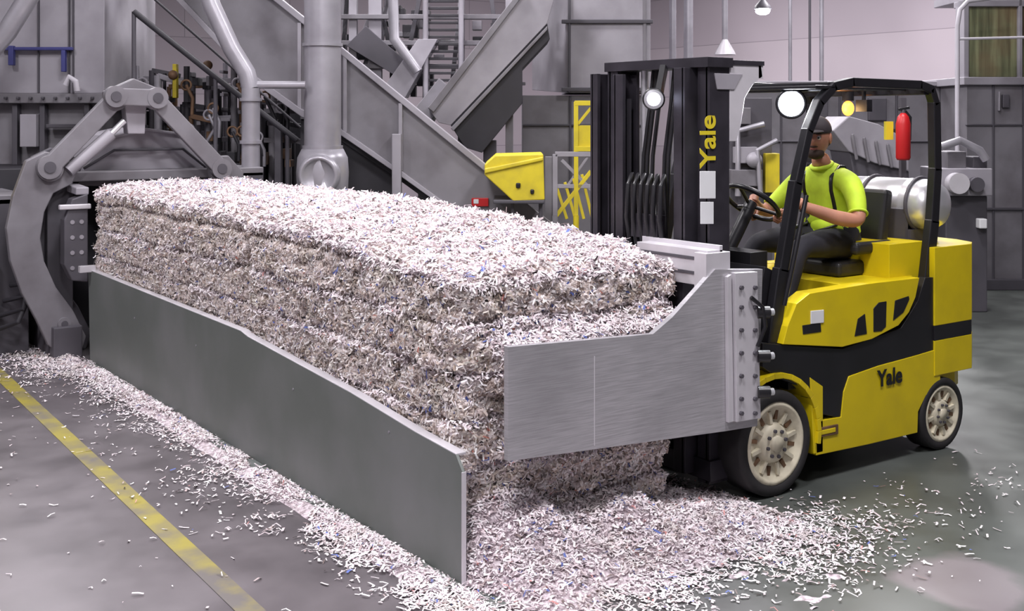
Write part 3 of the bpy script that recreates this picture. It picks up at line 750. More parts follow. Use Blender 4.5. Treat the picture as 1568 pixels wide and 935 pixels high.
# ------------------------------------------------------------------ driver
def driver():
    ctr, ax = SWC, SWA
    J = {
     'pelvis': ((2.93, .52, 1.17), .135), 'belly': ((2.93, .52, 1.30), .135), 'chest': ((2.90, .52, 1.44), .135), 'upper': ((2.86, .52, 1.545), .095),
     'neck': ((2.81, .515, 1.625), .056), 'neck2': ((2.775, .505, 1.70), .054),
     'clN': ((2.865, .42, 1.55), .075), 'shN': ((2.85, .335, 1.53), .072), 'upN': ((2.81, .265, 1.43), .060), 'elN': ((2.76, .215, 1.32), .047), 'faN': ((2.63, .265, 1.345), .044), 'wrN': ((2.45, .38, 1.42), .028),
     'clF': ((2.865, .62, 1.55), .075), 'shF': ((2.85, .705, 1.53), .072), 'upF': ((2.77, .775, 1.43), .060), 'elF': ((2.67, .82, 1.33), .047), 'faF': ((2.56, .78, 1.365), .044), 'wrF': ((2.42, .68, 1.425), .028),
     'hpN': ((2.88, .42, 1.17), .10), 'thN': ((2.66, .39, 1.19), .086), 'knN': ((2.44, .37, 1.18), .064), 'caN': ((2.36, .37, .98), .055), 'anN': ((2.27, .37, .69), .040), 'toN': ((2.13, .37, .61), .036),
     'hpF': ((2.88, .62, 1.17), .10), 'thF': ((2.66, .66, 1.19), .086), 'knF': ((2.44, .69, 1.18), .064), 'caF': ((2.36, .69, .98), .055), 'anF': ((2.27, .69, .69), .040), 'toF': ((2.13, .69, .61), .036)}
    E = [('pelvis', 'belly', 's'), ('belly', 'chest', 's'), ('chest', 'upper', 's'), ('upper', 'neck', 'k'), ('neck', 'neck2', 'k'),
         ('upper', 'clN', 's'), ('clN', 'shN', 's'), ('shN', 'upN', 's'), ('upN', 'elN', 's'), ('elN', 'faN', 'k'), ('faN', 'wrN', 'k'),
         ('upper', 'clF', 's'), ('clF', 'shF', 's'), ('shF', 'upF', 's'), ('upF', 'elF', 's'), ('elF', 'faF', 'k'), ('faF', 'wrF', 'k'),
         ('pelvis', 'hpN', 't'), ('hpN', 'thN', 't'), ('thN', 'knN', 't'), ('knN', 'caN', 't'), ('caN', 'anN', 't'), ('anN', 'toN', 'b'),
         ('pelvis', 'hpF', 't'), ('hpF', 'thF', 't'), ('thF', 'knF', 't'), ('knF', 'caF', 't'), ('caF', 'anF', 't'), ('anF', 'toF', 'b')]
    names = list(J); idx = {n: i for i, n in enumerate(names)}
    me = bpy.data.meshes.new('body'); me.from_pydata([J[n][0] for n in names], [(idx[a], idx[b]) for a, b, _ in E], [])
    ob = bpy.data.objects.new('tmp', me); bpy.context.scene.collection.objects.link(ob)
    sk = ob.modifiers.new('skin', 'SKIN'); sk.use_smooth_shade = True
    for i, n in enumerate(names):
        sv = me.skin_vertices[0].data[i]; r = J[n][1]; sv.radius = (r, r); sv.use_root = (n == 'pelvis')
    ss = ob.modifiers.new('sub', 'SUBSURF'); ss.levels = 2; ss.render_levels = 2
    bpy.context.view_layer.update()
    dg = bpy.context.evaluated_depsgraph_get()
    m2 = bpy.data.meshes.new_from_object(ob.evaluated_get(dg)); bpy.data.objects.remove(ob)
    q = B()
    segs = [(Vector(J[a][0]), Vector(J[b][0]), t, J[a][1], J[b][1], a, b) for a, b, t in E]
    mats = {'s': LIME, 'k': SKIN, 't': TRO, 'b': BOOT}
    q.v = [v.co.copy() for v in m2.vertices]
    for f in m2.polygons:
        ce = f.center; best = None
        for a, b, t, ra, rb, na, nb in segs:
            d = b-a; k = max(0, min(1, (ce-a).dot(d)/d.length_squared)); ds = (ce-(a+d*k)).length-(ra+(rb-ra)*k)
            if best is None or ds < best[0]: best = (ds, t, k, na)
        t = best[1]
        if best[3] in ('upN', 'upF') and best[2] > .65: t = 'k'
        if best[3] == 'pelvis' and t == 's' and ce.z < 1.2: t = 't'
        if best[3] in ('upper', 'neck') and t == 'k' and (ce-Vector((2.815, .515, 1.622))).dot(Vector((-.35, 0, 1))) < 0: t = 's'
        q.f.append(list(f.vertices)); q.m.append(q.mi(mats[t])); q.sm.append(True)
    bvh = BVHTree.FromPolygons(q.v, q.f)
    q.sph((2.93, .52, 1.27), (.140, .155, .085), LIME, None, 32, 16)
    q.sph((2.93, .52, 1.19), (.138, .165, .085), TRO, None, 32, 16)
    for e, u in (('elN', 'upN'), ('elF', 'upF')):
        a = Vector(J[e][0]); b = Vector(J[u][0]); p = a+(b-a)*.38; q.torus(p, b-a, .052, .007, LIME, 28, 8)
    hc = Vector((2.745, .495, 1.785)); Rh = Euler((math.radians(6), 0, math.radians(-62))).to_matrix()
    def hf_(d, p):
        x, y, z = p
        if d.z < 0: x *= 1-.30*(-d.z)**1.4; y *= 1-.12*(-d.z)
        if d.y < 0:
            y *= .94
            y -= .026*math.exp(-((d.x)/.13)**2-((d.z+.12)/.17)**2)
            y -= .006*math.exp(-((d.x)/.3)**2-((d.z+.75)/.18)**2)
            for sx in (-1, 1): y += .010*math.exp(-((d.x-sx*.36)/.15)**2-((d.z-.08)/.12)**2)
            y -= .005*math.exp(-((d.z-.26)/.08)**2)*math.exp(-(d.x/.5)**2)
        return Vector((x, y, z))
    q.sph(hc, (.076, .096, .118), SKIN, Rh, 40, 28, hf_)
    for sx in (-1, 1):
        q.sph(hc+Rh @ Vector((sx*.029, -.080, .008)), .012, EYEW, None, 12, 8)
        q.sph(hc+Rh @ Vector((sx*.029, -.090, .008)), .006, BLK, None, 10, 6)
        q.sph(hc+Rh @ Vector((sx*.077, .005, -.005)), (.010, .020, .032), SKIN, Rh, 12, 8)
        q.sph(hc+Rh @ Vector((sx*.03, -.089, .030)), (.018, .005, .004), HAIR, Rh, 10, 6)
    q.sph(hc+Rh @ Vector((0, -.090, -.056)), (.022, .006, .006), LIP, Rh, 12, 6)
    q.sph(hc+Rh @ Vector((0, -.040, -.088)), (.050, .052, .034), HAIR, Rh, 20, 12)
    q.sph(hc+Rh @ Vector((0, -.090, -.042)), (.026, .007, .005), HAIR, Rh, 12, 6)
    def capf(d, p):
        if p.z < .0: p.z *= .25
        return p
    q.sph(hc+Rh @ Vector((0, .008, .038)), (.084, .106, .088), CAPM, Rh, 32, 16, capf)
    q.sph(hc+Rh @ Vector((0, .026, -.015)), (.079, .082, .06), HAIR, Rh, 24, 12)
    q.sph(hc+Rh @ Vector((0, -.115, .048)), (.066, .062, .008), CAPM, Rh, 24, 8)
    q.torus(Vector((2.815, .515, 1.622)), (-.35, 0, 1), .058, .013, LIME)
    for y in (.425, .615):
        pts_ = []
        for k in range(9):
            z = 1.24+k*.04; h_ = bvh.ray_cast(Vector((2.3, y, z)), Vector((1, 0, 0)))
            if h_[0] and h_[0].x < 2.98: pts_.append(h_[0]+Vector((-.004, 0, 0)))
        for xx in (2.86, 2.90):
            h_ = bvh.ray_cast(Vector((xx, y, 2.0)), Vector((0, 0, -1)))
            if h_[0]: pts_.append(h_[0]+Vector((0, 0, .004)))
        for z in (1.52, 1.42, 1.32):
            h_ = bvh.ray_cast(Vector((3.4, y, z)), Vector((-1, 0, 0)))
            if h_[0]: pts_.append(h_[0]+Vector((.004, 0, 0)))
        q.tube(pts_, .012, BLK, 8, flat=.8)
    w = Vector(J['wrN'][0]); dr = (w-Vector(J['faN'][0])).normalized(); q.torus(w-dr*.03, dr, .029, .009, BLK, 20, 8)
    def rim(y):
        dy = y-ctr.y; u = Vector((0, 1, 0)); v = ax.cross(u).normalized()
        if v.x < 0: v = -v
        return ctr+u*dy+v*math.sqrt(.16**2-dy*dy)
    def hand(w, g, side_):
        w = Vector(w); dr = (g-w).normalized()
        pn = ax.copy()
        if pn.z > 0: pn = -pn
        pn = (pn-dr*pn.dot(dr)).normalized(); sd = dr.cross(pn).normalized()
        if sd.y*side_ < 0: sd = -sd
        L0 = (g-w).length
        R = Matrix((sd, dr, pn)).transposed()
        q.sph(w+dr*(L0*.5), (.040, L0*.62, .017), SKIN, R, 20, 12)
        q.tube([w-dr*.035, w+dr*.015], [.027, .026], SKIN, 14, flat=.8)
        for off, L in ((-.030, .93), (-.010, 1.05), (.010, 1.0), (.029, .82)):
            b0 = g-dr*.012+sd*off-pn*.010
            p1 = b0+dr*.022*L-pn*.002; p2 = p1+dr*.014*L+pn*.020*L; p3 = p2-dr*.012*L+pn*.020*L; p4 = p3-dr*.016*L+pn*.002
            q.tube([b0-dr*.02, b0, p1, p2, p3, p4], [.0095, .0098, .0092, .0086, .0078, .0045], SKIN, 10)
        t0 = w+dr*.02-sd*.026; t1 = t0-sd*.020+dr*.022+pn*.010; t2 = g-sd*.040+pn*.016; t3 = t2+sd*.018+pn*.006
        q.tube([t0, t1, t2, t3], [.013, .012, .010, .006], SKIN, 10)
    hand(J['wrN'][0], rim(.43)-ax*.010, -1)
    hand(J['wrF'][0], rim(.62)-ax*.010, 1)
    return q.done('forklift_driver')
driver()

# ------------------------------------------------------------------ baler with clamp arms
q = B()
a = 5.62
def BP(pts, aa=a): return [RP(x, y, aa) for x, y in pts]
arm = [(40, 246), (70, 232), (100, 238), (118, 262), (110, 282), (82, 296), (68, 325), (62, 365), (68, 400), (86, 440), (112, 475), (132, 515), (124, 540), (96, 546), (74, 528), (56, 490), (34, 450), (16, 400), (10, 350), (20, 300)]
q.prism(BP(arm), (0, .07, 0), GR1)
q.prism(BP([(x+8, y-6) for x, y in arm], a+.22), (0, .05, 0), GR3)
p = RP(75, 258, a); q.cyl(p+Vector((0, -.05, 0)), p+Vector((0, .35, 0)), .10, GR1); q.cyl(p+Vector((0, -.06, 0)), p+Vector((0, -.05, 0)), .045, GR3)
p = RP(98, 495, a); q.cyl(p+Vector((0, -.02, 0)), p+Vector((0, .3, 0)), .05, GR1); q.cyl(p+Vector((0, -.03, 0)), p+Vector((0, -.02, 0)), .025, GR3)
def link(p1, p2, w, aa=a-.04, m=GR1, t=.06):
    P1, P2 = RP(*p1, aa), RP(*p2, aa)
    q.beam(P1, P2, t, w, m, up=UP)
    for P_ in (P1, P2):
        q.cyl(P_+Vector((0, -t*.6, 0)), P_+Vector((0, t*.6, 0)), w*.62, m); q.cyl(P_+Vector((0, -t*.75, 0)), P_+Vector((0, -t*.55, 0)), w*.3, GR3)
link((75, 256), (176, 152), .15); link((75, 256), (176, 152), .13, a+.2, GR3)
link((238, 152), (338, 258), .14); link((238, 152), (338, 258), .12, a+.2, GR3)
link((176, 148), (240, 150), .14, a-.09)
q.prism(BP([(190, 150), (225, 150), (222, 205), (196, 205)], a), (0, .12, 0), GR2)
q.prism(BP([(160, 140), (205, 120), (250, 138), (255, 165), (160, 165)], a+.02), (0, .08, 0), GR1)
q.tube([RP(105, 262, a-.02), RP(170, 205, a-.02)], .05, GR2); q.tube([RP(170, 205, a-.02), RP(190, 185, a-.02)], .025, CHR)
q.prism(BP([(318, 240), (350, 238), (372, 262), (378, 330), (350, 420), (330, 420), (345, 330), (325, 275)], a+.05), (0, .08, 0), GR1)
q.prism([(-.10, 5.47, .62), (.02, 5.47, .60), (.02, 5.47, 1.30), (-.10, 5.47, 1.26), (-.16, 5.47, 1.1), (-.16, 5.47, .75)], (0, .13, 0), GR3)
for z in (.72, .84, .96, 1.08, 1.2):
    for x in (-.10, -.03): q.cyl((x, 5.465, z), (x, 5.47, z), .017, GR2, seg=12)
q.bx(-.22, .0, 5.55, 5.68, .0, .25, GR3)
q.beam((-.02, 5.48, 1.32), (-.02, 6.3, 1.36), .1, .06, GR2)
q.bx(-.2, .04, 5.45, 5.50, 1.18, 1.22, ALU2)
q.bx(-.22, -.02, 5.75, 6.4, 0, 1.42, GR3); q.bx(1.42, 1.62, 5.75, 6.4, 0, 1.42, GR3); q.bx(-.22, 1.62, 5.75, 6.4, 1.38, 1.46, GR1)
dome = BP([(118, 285), (128, 262), (150, 228), (172, 208), (225, 196), (285, 204), (305, 225), (322, 262), (330, 285)], 6.0)
q.prism(dome, (0, .9, 0), GR2)
q.prism(BP([(172, 208), (225, 196), (285, 204), (285, 208), (225, 201), (172, 213)], 5.97), (0, .04, 0), GR2)
q.prism(BP([(120, 268), (328, 268), (328, 276), (120, 276)], 5.96), (0, .05, 0), GR2)
q.tube([RP(128, 258, 5.95), RP(175, 230, 5.95), RP(280, 228, 5.95), RP(318, 258, 5.95)], .012, GR3)
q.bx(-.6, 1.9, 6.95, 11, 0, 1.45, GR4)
q.bx(-.75, -.3, 6.0, 8.5, .0, 1.25, GR3); q.bx(-.8, -.3, 6.0, 7.4, 1.2, 1.28, GR1)
for k in range(6): q.bx(-.78, -.74, 6.1+k*.35, 6.15+k*.35, .1, 1.2, GR1)
q.bx(-1.0, -.55, 5.95, 6.3, .25, .75, GR1)
q.bx(-1.0, -.7, 6.1, 6.2, 1.3, 1.95, YE2)
for k in range(5):
    q.tube([(-.6+.05*k, 5.95, .2+.12*k), (-.45+.04*k, 5.7, .3+.1*k), (-.35, 5.75, .5+.15*k), (-.3, 5.9, .9+.1*k)], .02, GR4)
q.done('baler', .012)

q = B()
q.rect(-60, -120, 160, 143, 11.2, 1.6, GR2)
q.rect(-70, 143, 168, 158, 11.1, 1.8, GR1)
q.rect(-70, 158, 150, 300, 11.25, 1.5, GR1, True)
for x in (57, 104, 110): q.rect(x, -120, x+2, 143, 11.17, .05, SEAM)
q.rect(0, 72, 110, 77, 11.12, .05, BLU); q.rect(12, 70, 20, 100, 11.1, .06, BLU); q.rect(93, 77, 99, 110, 11.1, .06, BLU)
for x in (18, 60, 128): q.rect(x, 160, x+8, 260, 11.15, .12, GR3)
q.rect(30, 175, 55, 225, 11.1, .12, GR2); q.rect(70, 190, 120, 196, 11.1, .1, GR3)
q.tube([S(100, 130, 11), S(106, 118, 11), S(116, 125, 11), S(118, 140, 11)], .03, WHP)
for k in range(8): q.rect(5+k*19, 148, 9+k*19, 152, 11.05, .05, GR3)
q.done('infeed_hopper', .01)
q = B(); q.tube([S(-60, 130, 10), S(10, 50, 10), S(60, -30, 10), S(75, -80, 10)], .085, PIPE, 18)
q.tube([S(-60, 130, 10), S(-75, 150, 10), cw(-4.86, 10, 0)], .085, PIPE, 18)
q.done('blower_pipe')

# inclined conveyor
q = B()
Yc = 11.3
q.poly([(300, -120), (345, -60), (470, 40), (530, 88), (785, 295), (850, 345), (850, 420), (700, 330), (608, 262), (520, 200), (460, 172), (385, 118), (270, 0), (220, -60)], Yc, .08, GR1)
q.poly([(300, -130), (345, -70), (530, 78), (785, 285), (785, 297), (530, 90), (345, -58), (300, -118)], Yc-.06, .14, GR2)
q.poly([(220, -65), (385, 112), (460, 166), (520, 196), (608, 257), (700, 324), (700, 332), (608, 266), (520, 206), (460, 178), (385, 124), (215, -58)], Yc-.06, .14, GR2)
q.poly([(300, -120), (530, 90), (785, 297), (850, 345), (850, 380), (600, 250), (380, 115), (240, -60)], Yc+1.1, .08, GR3)
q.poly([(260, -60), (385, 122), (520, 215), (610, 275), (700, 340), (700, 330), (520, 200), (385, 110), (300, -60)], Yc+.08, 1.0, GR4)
for x, y0, y1 in ((525, 85, 203), (610, 158, 262), (455, 35, 172)):
    q.rect(x, y0, x+6, y1, Yc-.05, .06, GR2)
q.rect(600, 205, 614, 300, Yc-.12, .1, GR2, True); q.rect(770, 330, 784, 400, Yc-.1, .1, GR2, True)
q.rect(420, 190, 430, 300, Yc+.1, .1, GR3, True); q.rect(560, 225, 600, 300, Yc+.3, .5, GR4, True)
q.poly([(460, 182), (520, 212), (600, 265), (600, 300), (460, 300)], Yc+.12, .9, GR4)  # dark block filling in the shade under the conveyor
q.rect(722, 303, 748, 316, Yc-.03, .03, RED); q.rect(725, 305, 733, 312, Yc-.035, .03, WHT)
q.done('inclined_conveyor', .006)

q = B(); q.tube([S(205, 18, 10.9), S(330, 118, 10.9), S(455, 215, 10.9)], .028, GR4); q.tube([S(215, -20, 10.9), S(460, 195, 10.9)], .012, GR4)
for x in (205, 330, 440):
    y = 18+(x-205)*.79; p = S(x, y, 10.9); q.cyl(p, (p.x, p.y, 0), .02, GR3)
q.done('conveyor_handrail')

q = B(); Y2 = 12.3
q.poly([(655, 165), (800, -20), (860, -40), (838, 36), (690, 192), (672, 188)], Y2, .9, GR2)
q.poly([(655, 165), (800, -20), (806, -14), (664, 172)], Y2-.05, .1, GR1)
q.poly([(690, 192), (838, 36), (842, 60), (800, 105), (800, 158), (738, 234), (712, 226)], Y2+.02, .8, GR4)
q.poly([(690, 196), (838, 40), (838, 46), (694, 201)], Y2-.04, .1, GR1)
q.rect(640, 190, 652, 300, Y2, .1, GR2, True); q.rect(740, 215, 760, 300, Y2+.3, .2, GR3, True)
q.poly([(600, 210), (672, 120), (690, 135), (640, 220)], Y2+.2, .6, GR1)
q.done('rising_conveyor', .006)

q = B(); Y3 = 13.4
q.rect(868, -160, 996, 142, Y3, 1.4, GR2)
q.prism([S(868, -160, Y3), S(868, 142, Y3), S(815, 138, Y3+1.3), S(815, -160, Y3+1.3)], FWD*.05, GR2)
q.rect(860, 30, 1000, 36, Y3-.04, .06, SEAM); q.rect(860, 134, 1000, 140, Y3-.04, .06, SEAM)
q.rect(800, 146, 996, 300, Y3+.1, 1.3, GR1, True); q.rect(800, 190, 996, 193, Y3+.06, .05, SEAM); q.rect(872, 146, 875, 300, Y3+.05, .06, SEAM)
q.rect(870, -160, 874, 142, Y3-.03, .05, SEAM); q.rect(985, -160, 990, 142, Y3-.03, .05, GR1)
q.done('storage_silo', .01)

q = B(); Yd = 10.6
def V(px, Y, z):
    p = S(px, 180, Y); p.z = z; return p
zf = S(0, 228, Yd).z
q.cyl(V(494, Yd, zf), V(494, Yd, 6.9), .168, PIPE, seg=32)
for z in (zf, 2.55, 3.1): q.cyl(V(494, Yd, z), V(494, Yd, z+.03), .185, PIPE, seg=32)
for k in range(9): q.cyl(V(472, Yd-.1, zf+.1+.16*k), V(473, Yd-.1, zf+.1+.16*k+.012), .01, GR3, seg=6)
q.lathe(V(494, Yd, 0), UP, [(.2, 0), (.2, 1.1), (.23, 1.2), (.24, 1.4), (.23, zf-.08), (.19, zf), (.001, zf)], PIPE, 32)
q.lathe(V(494, Yd, 1.38)-FWD*.16, -FWD, [(.19, 0), (.19, .06), (.17, .09), (.15, .095), (.14, .07), (.001, .075)], PIPE, 28)
q.done('extraction_duct')
q = B(); Yp = 10.4
q.cyl(V(384, Yp, 0), V(384, Yp, S(0, 135, Yp).z), .082, PIPE, seg=20)
q.tube([S(384, 136, Yp), S(378, 112, Yp), S(355, 75, Yp), S(325, 10, Yp), S(300, -60, Yp), S(300, -140, Yp)], .08, PIPE, 18)
q.tube([S(384, 130, Yp), S(468, 130, Yp)], .035, PIPE, 12)
for y in (150, 215): q.cyl(S(384, y, Yp), S(384, y+5, Yp), .1, PIPE)
q.done('dust_pipe')

q = B()
for i in range(34):
    x = 200+i*7.6+random.uniform(-4, 4); Yv = random.uniform(11.9, 12.9); top_ = random.uniform(90, 215)
    m = random.choice([GR2, GR3, GR1, GR4, GR4, GR4, PIPE, BRN])
    q.cyl(V(x, Yv, 0), S(x, top_, Yv), random.uniform(.015, .05), m, seg=10)
    if i % 2 == 0: q.beam(S(x, top_, Yv), S(x+random.uniform(20, 60), top_+random.uniform(-4, 14), Yv), .06, .05, m)
for i in range(46):
    x = random.uniform(205, 455); y = random.uniform(105, 262); Yv = random.uniform(11.7, 12.2)
    w = random.uniform(4, 16); h = random.uniform(4, 20)
    q.rect(x, y, x+w, y+h, Yv, .2, random.choice([GR1, GR2, GR3, BRN, GR4, GR4]))
for i in range(12):
    x = random.uniform(215, 440); y = random.uniform(120, 240); Yv = 11.65
    q.tube([S(x, y, Yv), S(x+10, y+20, Yv), S(x+random.uniform(-10, 30), y+45, Yv)], .018, random.choice([GR4, BRN, PIPE]))
    q.torus(S(x, y, Yv), FWD, .05, .012, random.choice([GR2, BRN]), 16, 6)
q.rect(205, 170, 460, 300, 12.9, .5, GR4, True)
for y in (120, 165, 210): q.beam(S(200, y, 12.4), S(462, y+6, 12.4), .06, .05, GR2)
q.rect(264, 98, 270, 150, 11.8, .08, YE2)
q.sph(S(265, 115, 11.8), .05, BRN); q.sph(S(318, 100, 11.8), .05, BRN)
q.done('valve_manifold', .004)

q = B(); Yq = 13.2
for x, w in ((540, 12), (574, 20), (652, 10), (706, 10), (780, 12)):
    q.rect(x-w/2, -160, x+w/2, 300, Yq, .12, GR2 if w > 11 else GR1, True)
for y in (22, 62, 98): q.rect(520, y, 800, y+7, Yq-.05, .12, GR1)
for y in range(-20, 150, 11): q.beam(S(655, y, Yq-.2), S(704, y, Yq-.2), .03, .03, GR4)
q.tube([S(652, -80, Yq-.25), S(652, 200, Yq-.25)], .03, GR2); q.tube([S(706, -80, Yq-.25), S(706, 200, Yq-.25)], .03, GR2)
q.poly([(590, 130), (640, 60), (670, 60), (620, 150)], Yq-.3, .4, GR2)
q.poly([(530, 70), (560, 40), (640, 110), (620, 125)], Yq-.1, .3, GR3)
for i in range(34):
    x = random.uniform(525, 790); y = random.uniform(-10, 150); q.rect(x, y, x+random.uniform(6, 30), y+random.uniform(4, 20), Yq+.3, .2, random.choice([GR1, GR3, GR4, GR4, GR2]))
for i in range(10):
    x = random.uniform(525, 780); q.beam(S(x, -20, Yq+.2), S(x+random.uniform(-70, 70), 160, Yq+.2), .05, .05, random.choice([GR3, GR1, GR4]))
q.tube([S(600, -60, 12.8), S(604, 60, 12.8), S(640, 110, 12.8)], .06, PIPE)
q.done('steel_platform', .004)

q = B(); Yg = 10.7
q.poly([(758, 238), (832, 236), (834, 306), (786, 308), (742, 268), (742, 252)], Yg, .7, YE2)
q.poly([(742, 258), (832, 240), (832, 246), (742, 266)], Yg-.02, .03, YE2)
q.rect(812, 290, 818, 297, Yg-.02, .03, BLK); q.rect(790, 280, 797, 288, Yg-.02, .03, BLK)
for x in (785, 828): q.rect(x-3, 306, x+3, 400, Yg+.1, .06, GR3, True)
q.rect(755, 306, 834, 312, Yg, .7, GR3)
q.done('conveyor_drive_guard', .01)
q = B(); Yg = 12.0
def bar(p1, p2, w, m, Y=Yg): q.beam(S(*p1, Y), S(*p2, Y), w, w, m)
for x in (882, 910): bar((x, 156), (x, 330), .045, YE2); q.cyl(S(x, 330, Yg), V(x, Yg, 0), .03, YE2)
bar((880, 158), (912, 158), .05, YE2); bar((880, 228), (912, 228), .05, YE2); q.rect(884, 192, 908, 226, Yg, .03, YE2)
bar((885, 190), (905, 165), .03, YE2)
for k in range(4): bar((852+k*13, 285-k*6), (868+k*13, 335), .03, YE2)
bar((852, 330), (905, 262), .04, YE2); bar((850, 236), (912, 236), .05, GR2); bar((850, 236), (850, 330), .05, GR2); bar((850, 285), (912, 285), .04, GR2)
q.cyl(S(850, 330, Yg), V(850, Yg, 0), .03, GR2)
q.rect(835, 240, 846, 300, Yg, .1, GR1, True)
bar((860, 245), (905, 290), .035, GR2); bar((865, 290), (900, 240), .025, GR2)
q.done('safety_gate', .003)

q = B(); Ye = 13.6
q.rect(1108, 128, 1460, 400, Ye, 1.0, GR1, True)
for x in (1195, 1285, 1372, 1440): q.rect(x, 128, x+3, 400, Ye-.03, .05, SEAM, True)
q.rect(1108, 124, 1460, 132, Ye-.05, .1, GR2); q.rect(1108, 215, 1460, 218, Ye-.03, .05, SEAM)
for x in (1150, 1240, 1330): q.rect(x, 150, x+28, 185, Ye-.04, .05, GR3)
q.done('machine_enclosure', .01)
q = B(); Ym = 11.4
q.poly([(1275, 200), (1300, 178), (1345, 190), (1392, 215), (1392, 262), (1340, 250), (1300, 232)], Ym, .8, GR2)
q.poly([(1300, 232), (1392, 262), (1392, 330), (1320, 330)], Ym+.05, .7, GR3)
q.rect(1310, 300, 1400, 400, Ym+.1, .8, GR3, True)
for k in range(5): q.beam(S(1305+k*18, 205+k*5, Ym-.03), S(1312+k*18, 245+k*4, Ym-.03), .03, .03, GR1)
q.done('discharge_chute', .01)
q = B(); Ym = 11.6
q.rect(1118, 150, 1182, 400, Ym, .7, GR3, True); q.rect(1172, 235, 1194, 295, Ym-.1, .2, YE2); q.rect(1125, 225, 1160, 250, Ym-.1, .2, GR2)
q.rect(1120, 260, 1168, 285, Ym-.15, .2, GR1); q.rect(1130, 165, 1150, 190, Ym-.1, .1, GR1)
q.sph(S(1155, 245, Ym-.15), .08, GR2); q.tube([S(1130, 300, Ym-.1), S(1130, 200, Ym-.1), S(1170, 190, Ym-.1)], .03, PIPE)
q.tube([S(1165, 300, Ym-.2), S(1160, 230, Ym-.2), S(1190, 215, Ym-.2)], .025, PIPE)
q.done('pump_station', .006)
q = B(); Ym = 11.2
q.rect(1442, 258, 1520, 300, Ym, .6, GR2); q.rect(1450, 232, 1480, 262, Ym+.1, .4, GR1); q.rect(1490, 240, 1512, 262, Ym+.1, .3, GR3)
q.rect(1448, 300, 1512, 400, Ym+.1, .4, GR3, True); q.rect(1500, 335, 1512, 350, Ym, .1, WHT)
q.tube([S(1440, 225, Ym), S(1470, 215, Ym), S(1500, 230, Ym), S(1510, 245, Ym)], .04, PIPE); q.cyl(S(1462, 280, Ym), S(1462, 280, Ym)-FWD*.12, .10, ALU2)
q.cyl(S(1492, 282, Ym), S(1492, 282, Ym)-FWD*.08, .07, GR3)
q.done('electric_motor_unit', .01)
q = B(); Yr = 12.8
q.rect(1480, 126, 1760, 440, Yr, 1.4, GR1, True); q.rect(1476, 118, 1760, 130, Yr-.06, 1.5, GR2)
for x in (1520, 1566, 1640): q.rect(x, 130, x+3, 430, Yr-.02, .04, SEAM, True)
q.rect(1480, 318, 1760, 322, Yr-.03, .04, SEAM); q.rect(1480, 190, 1760, 193, Yr-.02, .04, SEAM)
q.rect(1536, 145, 1546, 165, Yr-.05, .05, GR3); q.rect(1530, 140, 1532, 170, Yr-.05, .05, GR2)
q.rect(1480, 8, 1760, 118, Yr+.05, .2, GLS); q.rect(1476, 0, 1760, 10, Yr, .3, GR2); q.rect(1476, 0, 1484, 120, Yr, .25, GR2); q.rect(1560, 0, 1566, 120, Yr, .25, GR2)
q.rect(1480, -160, 1760, 0, Yr+.1, 1.0, GR2)
q.rect(1478, 428, 1760, 440, Yr-.08, .1, GR3, True)
q.done('control_cabinet', .01)
q = B(); Yl = 12.0
q.tube([V(1466, Yl, 0), S(1466, 40, Yl), S(1470, 15, Yl), S(1482, 2, Yl), S(1540, -6, Yl), S(1620, -8, Yl)], .024, WHP, 12)
q.tube([V(1620, Yl, 0), S(1620, -8, Yl)], .024, WHP, 12); q.tube([S(1466, 60, Yl), S(1620, 56, Yl)], .014, WHP, 10)
q.done('pipe_barrier')

q = B(); Yx = 9.6
q.rect(1380, 150, 1388, 300, Yx+.16, .06, GR3, True)
q.lathe(S(1383, 245, Yx), UP, [(.001, 0), (.05, .0), (.06, .02), (.06, .30), (.045, .36), (.02, .39), (.001, .39)], RED, 20)
q.cyl(S(1383, 178, Yx), S(1383, 168, Yx), .018, GR3); q.beam(S(1376, 168, Yx), S(1392, 165, Yx), .03, .02, BLK)
q.tube([S(1386, 170, Yx), S(1394, 180, Yx), S(1393, 215, Yx)], .012, BLK)
q.rect(1357, 186, 1368, 214, Yx+.1, .06, YE2); q.beam(S(1366, 200, Yx+.15), S(1384, 200, Yx+.2), .03, .03, GR3)
q.done('fire_extinguisher')

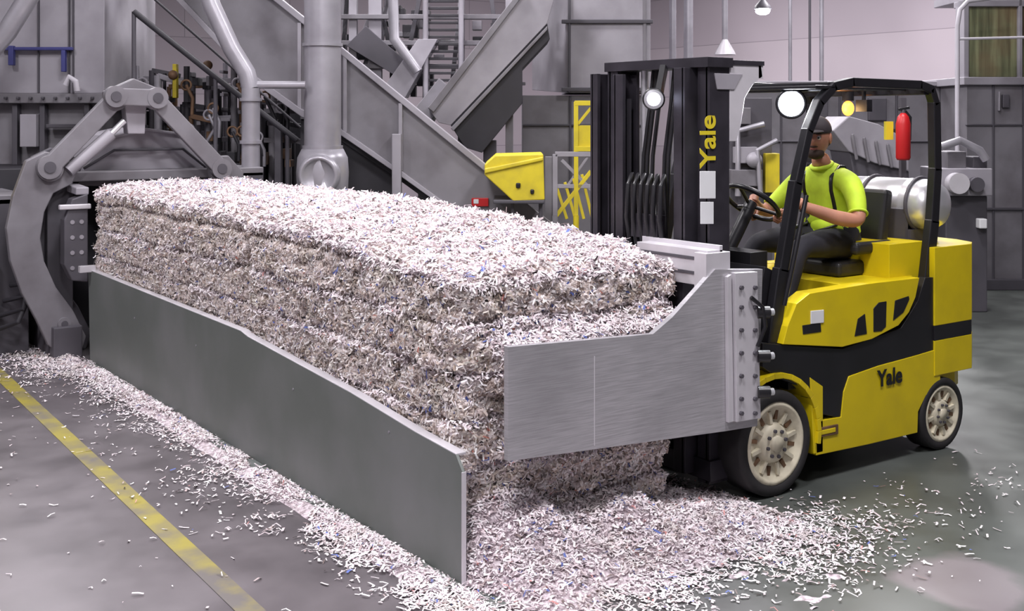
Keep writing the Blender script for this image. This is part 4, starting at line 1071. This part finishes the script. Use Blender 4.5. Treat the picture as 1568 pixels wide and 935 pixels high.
q = B()
for x, r, Y in ((1030, .045, 14.5), (1054, .06, 14.5), (1210, .025, 16), (1240, .018, 16), (1258, .03, 16)):
    q.cyl(V(x, Y, 0), V(x, Y, 6.99), r, PIPE if r > .02 else GR3, seg=12)
q.done('conduit_risers')
q = B(); pz = S(1110, 84, 14.0)
q.cyl(pz+Vector((0, 0, .16)), (pz.x, pz.y, 6.99), .035, PIPE); q.lathe(pz, UP, [(.13, 0), (.12, .03), (.04, .17), (.03, .2)], ALU2, 24)
q.done('hanging_funnel_light')
q = B()
p = S(1168, 14, 19.0)
q.cyl(p+Vector((0, 0, .1)), (p.x, p.y, 6.99), .012, GR3, seg=8); q.lathe(p, UP, [(.14, 0), (.13, .05), (.05, .14), (.02, .18)], GR3, 24)
q.sph(p-Vector((0, 0, .03)), (.12, .12, .07), LAMPW)
q.done('distant_bay_lamp')

for x, y, e in ((-1.8, -1.8, 290), (2.0, -2.2, 200), (.2, 2.6, 215), (4.6, 1.5, 180), (-4.0, 3.4, 260), (3.2, 6.5, 215), (8.5, 4.5, 260), (.5, 10.0, 235), (6.5, 11, 280), (13.5, 8, 480), (12.5, 13.5, 480), (-5, -5, 150)):  # lamps above the view; some added to brighten bale side and right wall
    hb = B(); c_ = Vector((x, y, 6.1))
    hb.cyl(c_+Vector((0, 0, .3)), (x, y, 6.99), .015, GR3, seg=8)
    hb.lathe(c_, UP, [(.30, 0), (.29, .04), (.12, .22), (.08, .34), (.001, .34)], GR2, 28)
    hb.lathe(c_, UP, [(.29, .01), (.001, .012)], LAMPW, 28)
    o = hb.done('unseen_bay_lamp')
    l_ = light('lamp_light', 'AREA', (x, y, 6.05), e, (1.0, .965, .985), 1.0)
    l_.parent = o; l_.matrix_parent_inverse = Matrix.Translation(-o.location)

w = bpy.data.worlds.new('world'); bpy.context.scene.world = w; w.use_nodes = True
w.node_tree.nodes['Background'].inputs[0].default_value = (.5, .5, .55, 1); w.node_tree.nodes['Background'].inputs[1].default_value = .3

cam = bpy.data.cameras.new('camera'); co = bpy.data.objects.new('camera', cam); bpy.context.scene.collection.objects.link(co)
p = cw(0, 0, CAMH); co.location = p; co.rotation_euler = (math.pi/2, 0, -TH)
cam.sensor_width = 36; cam.lens = F/1568*36; cam.shift_y = -(467.5-180)/1568
bpy.context.scene.camera = co
bpy.context.scene.view_settings.view_transform = 'Standard'
